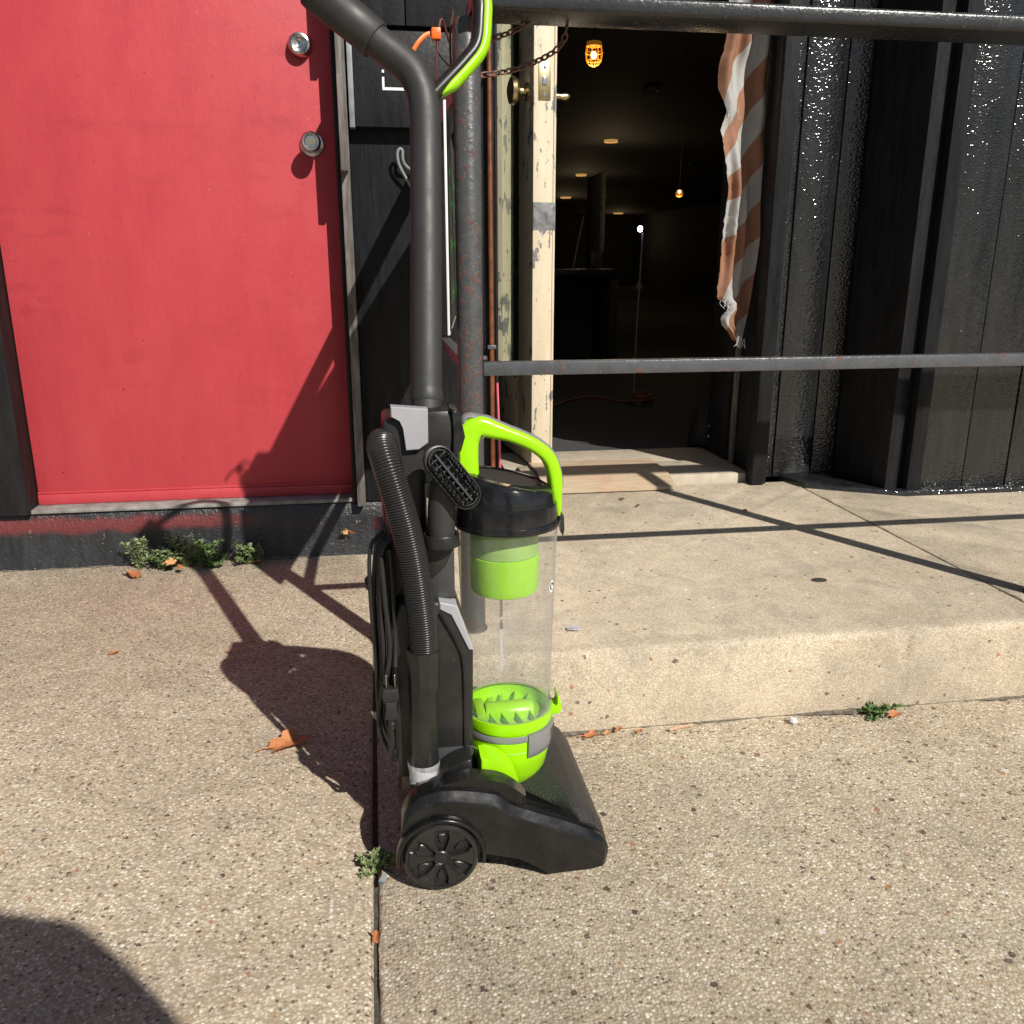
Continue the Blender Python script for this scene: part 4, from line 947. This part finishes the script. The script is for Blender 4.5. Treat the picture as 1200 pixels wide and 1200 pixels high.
bm = NB(); prism(bm, [(-.008, .262), (.010, .262), (.008, .250), (.008, .244), (.010, .242), (.010, .234), (-.008, .234), (-.008, .242), (-.006, .244), (-.006, .250)], VY-.093, VY-.077, .0015); vp('plug_body', bm, 'cord_rubber', plug)
bm = NB(); lathe(bm, [(.0055, .218), (.0045, .222), (.0058, .225), (.0046, .228), (.006, .231), (.005, .235)], .001, VY-.085, 16); vp('strain_relief', bm, 'cord_rubber', plug)
for dx in (-.0055, .0065):
    bm = NB(); box(bm, .001+dx-.0013, .001+dx+.0013, VY-.089, VY-.082, .28, .3035, .0008, 1); vp('prong', bm, 'nickel', plug)
bm = NB(); lathe(bm, [(.0005, -.030), (.007, -.0295), (.0105, -.026), (.0105, -.020), (.005, -.016), (.005, .006)], VY-.02, .417, 20, axis='x'); vp('cord_peg', bm, 'satin_black')
bm = NB(); box(bm, -.003, .010, VY-.05, VY+.05, .16, .49, .004); vp('rear_panel', bm, 'satin_black', spine)
bm = NB(); box(bm, -.014, .006, VY-.03, VY+.04, .488, .500, .004); vp('lower_hook', bm, 'mid_grey')

# --- dusting brush stuck in the holder (a tool of its own)
br = thing('dusting_brush', 'black oval dusting brush tool standing in the vacuum holder', 'brush', (.079, VY-.075, .49))
mesh_obj('neck', sweep(NB(), spline([(.079, VY-.072, .492), (.0800, VY-.072, .54), (.083, VY-.074, .570), (.090, VY-.080, .588)], 6), [.0190]*7+[.0185]*6+[.017]*6, 24), 'wand_grey', br, 60)
bc = Vector((.0935, VY-.098, .588)); ux = Vector((.60, .03, -.80)).normalized(); nz_ = Vector((.10, -.93, .34)); nz_ = (nz_-ux*nz_.dot(ux)).normalized(); uy = nz_.cross(ux)
bmx = Matrix(((ux.x, uy.x, nz_.x, bc.x), (ux.y, uy.y, nz_.y, bc.y), (ux.z, uy.z, nz_.z, bc.z), (0, 0, 0, 1)))
def stadium(L_, W_, n=12): 
    return [(L_/2-W_/2+W_/2*math.cos(R(-90+180*q/n)), W_/2*math.sin(R(-90+180*q/n))) for q in range(n+1)] + [(-L_/2+W_/2+W_/2*math.cos(R(90+180*q/n)), W_/2*math.sin(R(90+180*q/n))) for q in range(n+1)]
def bpl(name, bm, mat): bmesh.ops.transform(bm, matrix=bmx, verts=bm.verts[:]); return mesh_obj(name, bm, mat, br, 40)
rings = [[(a, b_, z) for a, b_ in stadium(Ls, Ws)] for Ls, Ws, z in ((.07, .020, -.016), (.094, .036, -.010), (.100, .041, -.003), (.100, .041, .004), (.096, .037, .0045), (.095, .036, .001), (.093, .034, .0))]
bm = NB(); loft(bm, rings); bpl('brush_shell', bm, 'satin_black')
bm = NB(); loft(bm, [[(a, b_, z) for a, b_ in stadium(Ls, Ws)] for Ls, Ws, z in ((.090, .031, .0), (.090, .031, .006), (.087, .028, .006), (.087, .028, .0))]); bpl('inner_rim', bm, 'cord_rubber')
bm = NB(); box(bm, -.040, .040, -.0017, .0017, 0, .0085, .0008, 1); bpl('centre_bar', bm, 'dark_grey')
bm = NB(); rgb = random.Random(5)
for q in range(17):
    for sgn in (-1, 1):
        for off in (.0065, .0125):
            x = -.038+q*.00475; 
            if abs(x) > .034 and off > .01: continue
            p = Vector((x, sgn*off, .0)); t = Vector((rgb.uniform(-.002, .002), sgn*.0015, .015))
            sweep(bm, [p, p+t*.6, p+t], [.0017, .0015, .0009], 5)
bpl('bristles', bm, 'cord_rubber')['kind'] = 'stuff'
bm = NB()
for q in range(8):
    x = -.034+q*.0097; box(bm, x-.0008, x+.0008, .0020, .0150, .0, .0060, 0); box(bm, x-.0008, x+.0008, -.0150, -.0020, .0, .0060, 0)
bpl('ribs', bm, 'dark_grey')

# ============================================================ WEEDS, LEAVES, LITTER
def weed(label, x, y, z, h, spread, n, seed, mat='weed_leaf', lean=(0, -.3), leaf=.011, group='weeds growing from cracks'):
    rg = random.Random(seed); t = thing('weed', label, 'plant', (x, y, z), group)
    bs, bl = NB(), NB()
    for s in range(n):
        a = rg.uniform(0, 6.28); r = spread*rg.random()**.6*(1.7 if s % 5 == 4 else 1); hh = h*rg.uniform(.45, 1.)*(.45 if s % 5 == 4 else 1)
        p0 = Vector((x+rg.uniform(-.2, .2)*spread, y+rg.uniform(-.1, .1)*spread, z-.004)); p2 = p0+Vector((r*math.cos(a)+lean[0]*hh*.5, r*math.sin(a)*.5+lean[1]*hh*.5, hh)); p1 = (p0+p2)/2+Vector((rg.uniform(-.3, .3)*r, rg.uniform(-.3, .3)*r, hh*.15))
        path = spline([p0, p1, p2], 6); sweep(bs, path, lambda q: .0012*(1-.6*q), 4)
        for q, p in enumerate(path[2:]):
            for _ in range(4):
                d = Vector((rg.uniform(-1, 1), rg.uniform(-1, 1), rg.uniform(-.1, .9))).normalized(); L_ = leaf*rg.uniform(.35, 1.25); w = d.cross(Vector((rg.uniform(-1, 1), rg.uniform(-1, 1), 1))).normalized()*L_*.27; up_ = Vector((0, 0, L_*.12))
                v = [bl.verts.new(c) for c in (p, p+d*L_*.45+w+up_, p+d*L_, p+d*L_*.45-w+up_)]; bl.faces.new(v)
    mesh_obj('stems', bs, 'weed_stem', t); mesh_obj('foliage', bl, mat, t, 0)['kind'] = 'stuff'
weed('tall pale weed at the far left of the black wall foot', -.712, 2.555, 0, .105, .04, 14, 1, 'weed_leaf_pale', leaf=.013)
weed('low bushy weed right of the tall pale weed, with leaf litter in it', -.645, 2.545, 0, .070, .07, 26, 2, 'weed_leaf_mix', leaf=.014)
weed('tall spiky weed in the middle of the row under the red door', -.580, 2.552, 0, .115, .04, 16, 3, 'weed_leaf_pale', leaf=.013)
weed('dense green weed just left of the wand shadow', -.520, 2.54, 0, .085, .06, 26, 4, leaf=.014)
weed('small weed right of the wand shadow at the wall foot', -.405, 2.55, 0, .075, .055, 18, 5, 'weed_leaf_mix', leaf=.013)
weed('tiny pale weed in the sidewalk joint beside the vacuum wheel', -.030, 1.115, 0, .034, .024, 22, 6, 'weed_leaf_pale', (0, 0), .010)
weed('green weed at the foot of the concrete step on the right', .960, 1.432, 0, .018, .045, 14, 7, 'weed_leaf', (0, -.4))
def dry_leaf(label, x, y, z, size, rot, curl, seed, mat='leaf_dry', lobes=5, tilt=0.):
    rg = random.Random(seed); bm = NB(); n = 30; c = bm.verts.new((0, 0, 0)); rings = []
    for fr in (.35, .7, 1.):
        ring = []
        for q in range(n):
            a = 2*math.pi*q/n; r = size*(.62+.30*abs(math.cos(a*lobes/2)))*(1+rg.uniform(-.09, .09)*fr)*fr
            X_, Y_ = r*math.cos(a), r*math.sin(a)*.72
            ring.append(bm.verts.new((X_, Y_, curl*(Y_*Y_/size)*2.2+curl*.5*abs(X_)*X_/size+rg.uniform(0, .002)*fr)))
        rings.append(ring)
    for q in range(n): bm.faces.new((c, rings[0][q], rings[0][(q+1) % n]))
    for a_, b_ in zip(rings, rings[1:]):
        for q in range(n): bm.faces.new((a_[q], a_[(q+1) % n], b_[(q+1) % n], b_[q]))
    sweep(bm, [(-size*.6, 0, .001), (-size*1.0, .004, .003), (-size*1.35, .002, .001)], .0011, 5)
    o = mesh_obj('dry_leaf', bm, mat, smooth=60); o.location = (x, y, z+.003); o.rotation_euler = (tilt, 0, rot)
    return tag(o, label, 'leaf', 'dry leaves on the ground')
dry_leaf('large curled brown leaf on the open sidewalk beside the vacuum shadow', -.190, 1.480, .002, .044, .35, .42, 1, 'leaf_dry', tilt=.08)
dry_leaf('broad brown leaf at the left end of the weeds', -.715, 2.485, .004, .036, 2.2, .35, 2, tilt=.3)
dry_leaf('orange brown leaf caught in the low bushy weed', -.610, 2.50, .030, .018, .6, .4, 3, 'leaf_tan', tilt=.8)
dry_leaf('brown leaf caught beside the tall spiky weed', -.585, 2.49, .018, .016, 1.7, .4, 4, tilt=.7)
dry_leaf('small tan leaf by the small weed at the wall foot', -.375, 2.545, .004, .018, .2, .4, 5, 'leaf_tan')
dry_leaf('pale leaf stuck high on the black wall foot', -.115, 2.578, .075, .014, .9, .3, 6, 'leaf_tan', 5, 1.35)
dry_leaf('brown leaf stuck on the black wall foot right of the pale one', -.098, 2.578, .070, .012, 2.4, .3, 7, 'leaf_dry', 5, 1.35)
dry_leaf('brown leaf against the step just right of the nozzle', .372, 1.425, 0, .017, .1, .5, 8)
dry_leaf('yellowish leaf scrap second along the step foot', .405, 1.43, 0, .010, .4, .5, 9, 'leaf_tan')
dry_leaf('small brown leaf third along the step foot', .428, 1.434, .004, .009, .9, .6, 10)
dry_leaf('tiny brown leaf fourth along the step foot', .468, 1.428, 0, .008, .9, .4, 11)
dry_leaf('leaf lying under the weed at the right of the step', .985, 1.41, 0, .016, .3, .4, 12)
dry_leaf('tiny brown leaf scrap at the upper left of the sidewalk', -.62, 1.95, 0, .012, .7, .4, 13)
dry_leaf('small dark leaf scrap in the middle of the left slab', -.36, 1.915, 0, .008, .2, .4, 14)
dry_leaf('rolled brown leaf wedged in the joint below the tiny weed', -.032, .975, -.004, .010, 1.55, .8, 16)
def litter(name, label, cat, bm, mat): return tag(mesh_obj(name, bm, mat, smooth=0), label, cat)
bm = NB(); bm.faces.new([bm.verts.new(v) for v in ((.348, 1.545, .171), (.357, 1.538, .172), (.372, 1.536, .171), (.376, 1.546, .174), (.362, 1.556, .176), (.350, 1.553, .173))]); bmesh.ops.solidify(bm, geom=bm.faces[:], thickness=.001)
litter('paper_scrap', 'white paper scrap on the landing right of the dust cup', 'paper', bm, 'paper_white')
litter('twig', 'pale twig lying along the foot of the step', 'twig', sweep(NB(), [(.525, 1.425, .003), (.55, 1.431, .004), (.575, 1.437, .003)], [.0028, .0032, .002], 6), 'pale_wood')
bm = NB(); bm.faces.new([bm.verts.new(v) for v in ((-.026, 1.070, .002), (-.017, 1.076, .003), (-.015, 1.092, .006), (-.022, 1.090, .007), (-.028, 1.08, .004))]); bmesh.ops.solidify(bm, geom=bm.faces[:], thickness=.0008)
litter('plastic_scrap', 'crumpled clear plastic scrap below the tiny weed in the joint', 'plastic scrap', bm, 'pale_frame')
bm = NB(); lathe(bm, [(.0005, .1705), (.015, .1702), (.018, .1695), (.018, .168)], .977, 1.736, 24, ell=.7); litter('gum_spot', 'flat dark gum spot on the concrete landing', 'gum', bm, 'stain_dark')
bm = NB(); lathe(bm, [(.0005, .010), (.006, .009), (.008, .004), (.006, 0)], .775, 1.42, 9); litter('glass_pebble', 'small pale stone chip at the foot of the step', 'stone', bm, 'paper_white')
for i, (x, y, s) in enumerate(((.724, 2.569-.09, .011), (.75, 2.40, .008), (1.04, 2.30, .010))):
    dry_leaf(('dark leaf crumb nearest the loose board on the landing', 'dark leaf crumb a hand below the loose board', 'dark leaf crumb right of the loose board on the landing')[i], x, y, .170, s, i, .3, 30+i, 'stain_dark')

rgg = random.Random(12); bm = NB()
for q in range(520):
    if q < 240: x, y = rgg.uniform(-.95, .08), 2.585-abs(rgg.gauss(0, .045))
    elif q < 400: x, y = rgg.uniform(.33, 1.7), 1.443-abs(rgg.gauss(0, .022))
    else: x, y = rgg.uniform(-.9, 1.4), rgg.uniform(.75, 2.4)
    if y > 1.43 and x > .08: continue
    r = rgg.uniform(.0012, .0034); vs = [bm.verts.new((x+r*rgg.uniform(.7, 1.2)*math.cos(a), y+r*rgg.uniform(.7, 1.2)*math.sin(a), .001)) for a in (0, 1.26, 2.5, 3.77, 5.03)]
    t_ = bm.verts.new((x+rgg.uniform(-.3, .3)*r, y+rgg.uniform(-.3, .3)*r, .001+r*rgg.uniform(.6, 1.1)))
    for k_ in range(5): bm.faces.new((vs[k_], vs[(k_+1) % 5], t_))
tag(mesh_obj('loose_grit', bm, 'grit', smooth=0), 'loose grit scattered on the sidewalk and along the wall foot', 'grit', kind='stuff')
# ============================================================ the crouching photographer, whose shadow reaches the frame
def person():
    t = thing('person', 'standing person in dark jacket and jeans stooping with a phone behind the camera', 'person', (.20, -.55, 0)); t_dx = -.04
    V = [((.20, -.62, .90), .13), ((.20, -.60, 1.08), .135), ((.20, -.50, 1.30), .15), ((.20, -.43, 1.42), .06), ((.20, -.40, 1.48), .05),
         ((.385, -.47, 1.34), .06), ((.39, -.36, 1.06), .048), ((.16, -.14, .88), .036), ((.01, -.47, 1.34), .06), ((-.01, -.36, 1.06), .048), ((-.02, -.14, .87), .036),
         ((.30, -.60, .84), .10), ((.31, -.52, .48), .075), ((.31, -.60, .10), .05), ((.32, -.48, .04), .04), ((.10, -.60, .84), .10), ((.09, -.52, .48), .075), ((.09, -.60, .10), .05), ((.08, -.48, .04), .04)]
    E_ = [(0, 1), (1, 2), (2, 3), (3, 4), (2, 5), (5, 6), (6, 7), (2, 8), (8, 9), (9, 10), (0, 11), (11, 12), (12, 13), (13, 14), (0, 15), (15, 16), (16, 17), (17, 18)]
    me = bpy.data.meshes.new('body'); me.from_pydata([Vector(v)-Vector(t.location)+Vector((t_dx, 0, 0)) for v, _ in V], E_, []); o = bpy.data.objects.new('body', me); C.objects.link(o); o.parent = t
    o.modifiers.new('skin', 'SKIN'); o.modifiers.new('sub', 'SUBSURF').levels = 2; o.modifiers['sub'].render_levels = 2
    for i, (_, r) in enumerate(V): me.skin_vertices[0].data[i].radius = (r, r)
    me.skin_vertices[0].data[0].use_root = True; me.materials.append(M['denim'])
    def egg(name, c, d, mt):
        bm = NB(); bmesh.ops.create_uvsphere(bm, u_segments=20, v_segments=14, radius=1); bmesh.ops.transform(bm, matrix=Matrix.Translation(c) @ Matrix.Diagonal((*d, 1)), verts=bm.verts[:]); mesh_obj(name, bm, mt, t)
    egg('head', (.16, -.37, 1.56), (.076, .095, .115), 'skin'); egg('hair', (.16, -.385, 1.585), (.082, .10, .105), 'hair')
    ph = thing('phone', 'black phone held upright by the stooping person', 'phone', (.03, -.09, .80))
    bm = NB(); box(bm, -.03, .045, -.10, -.092, .78, .935, .003); mesh_obj('phone_body', bm, 'gloss_black', ph)
person()
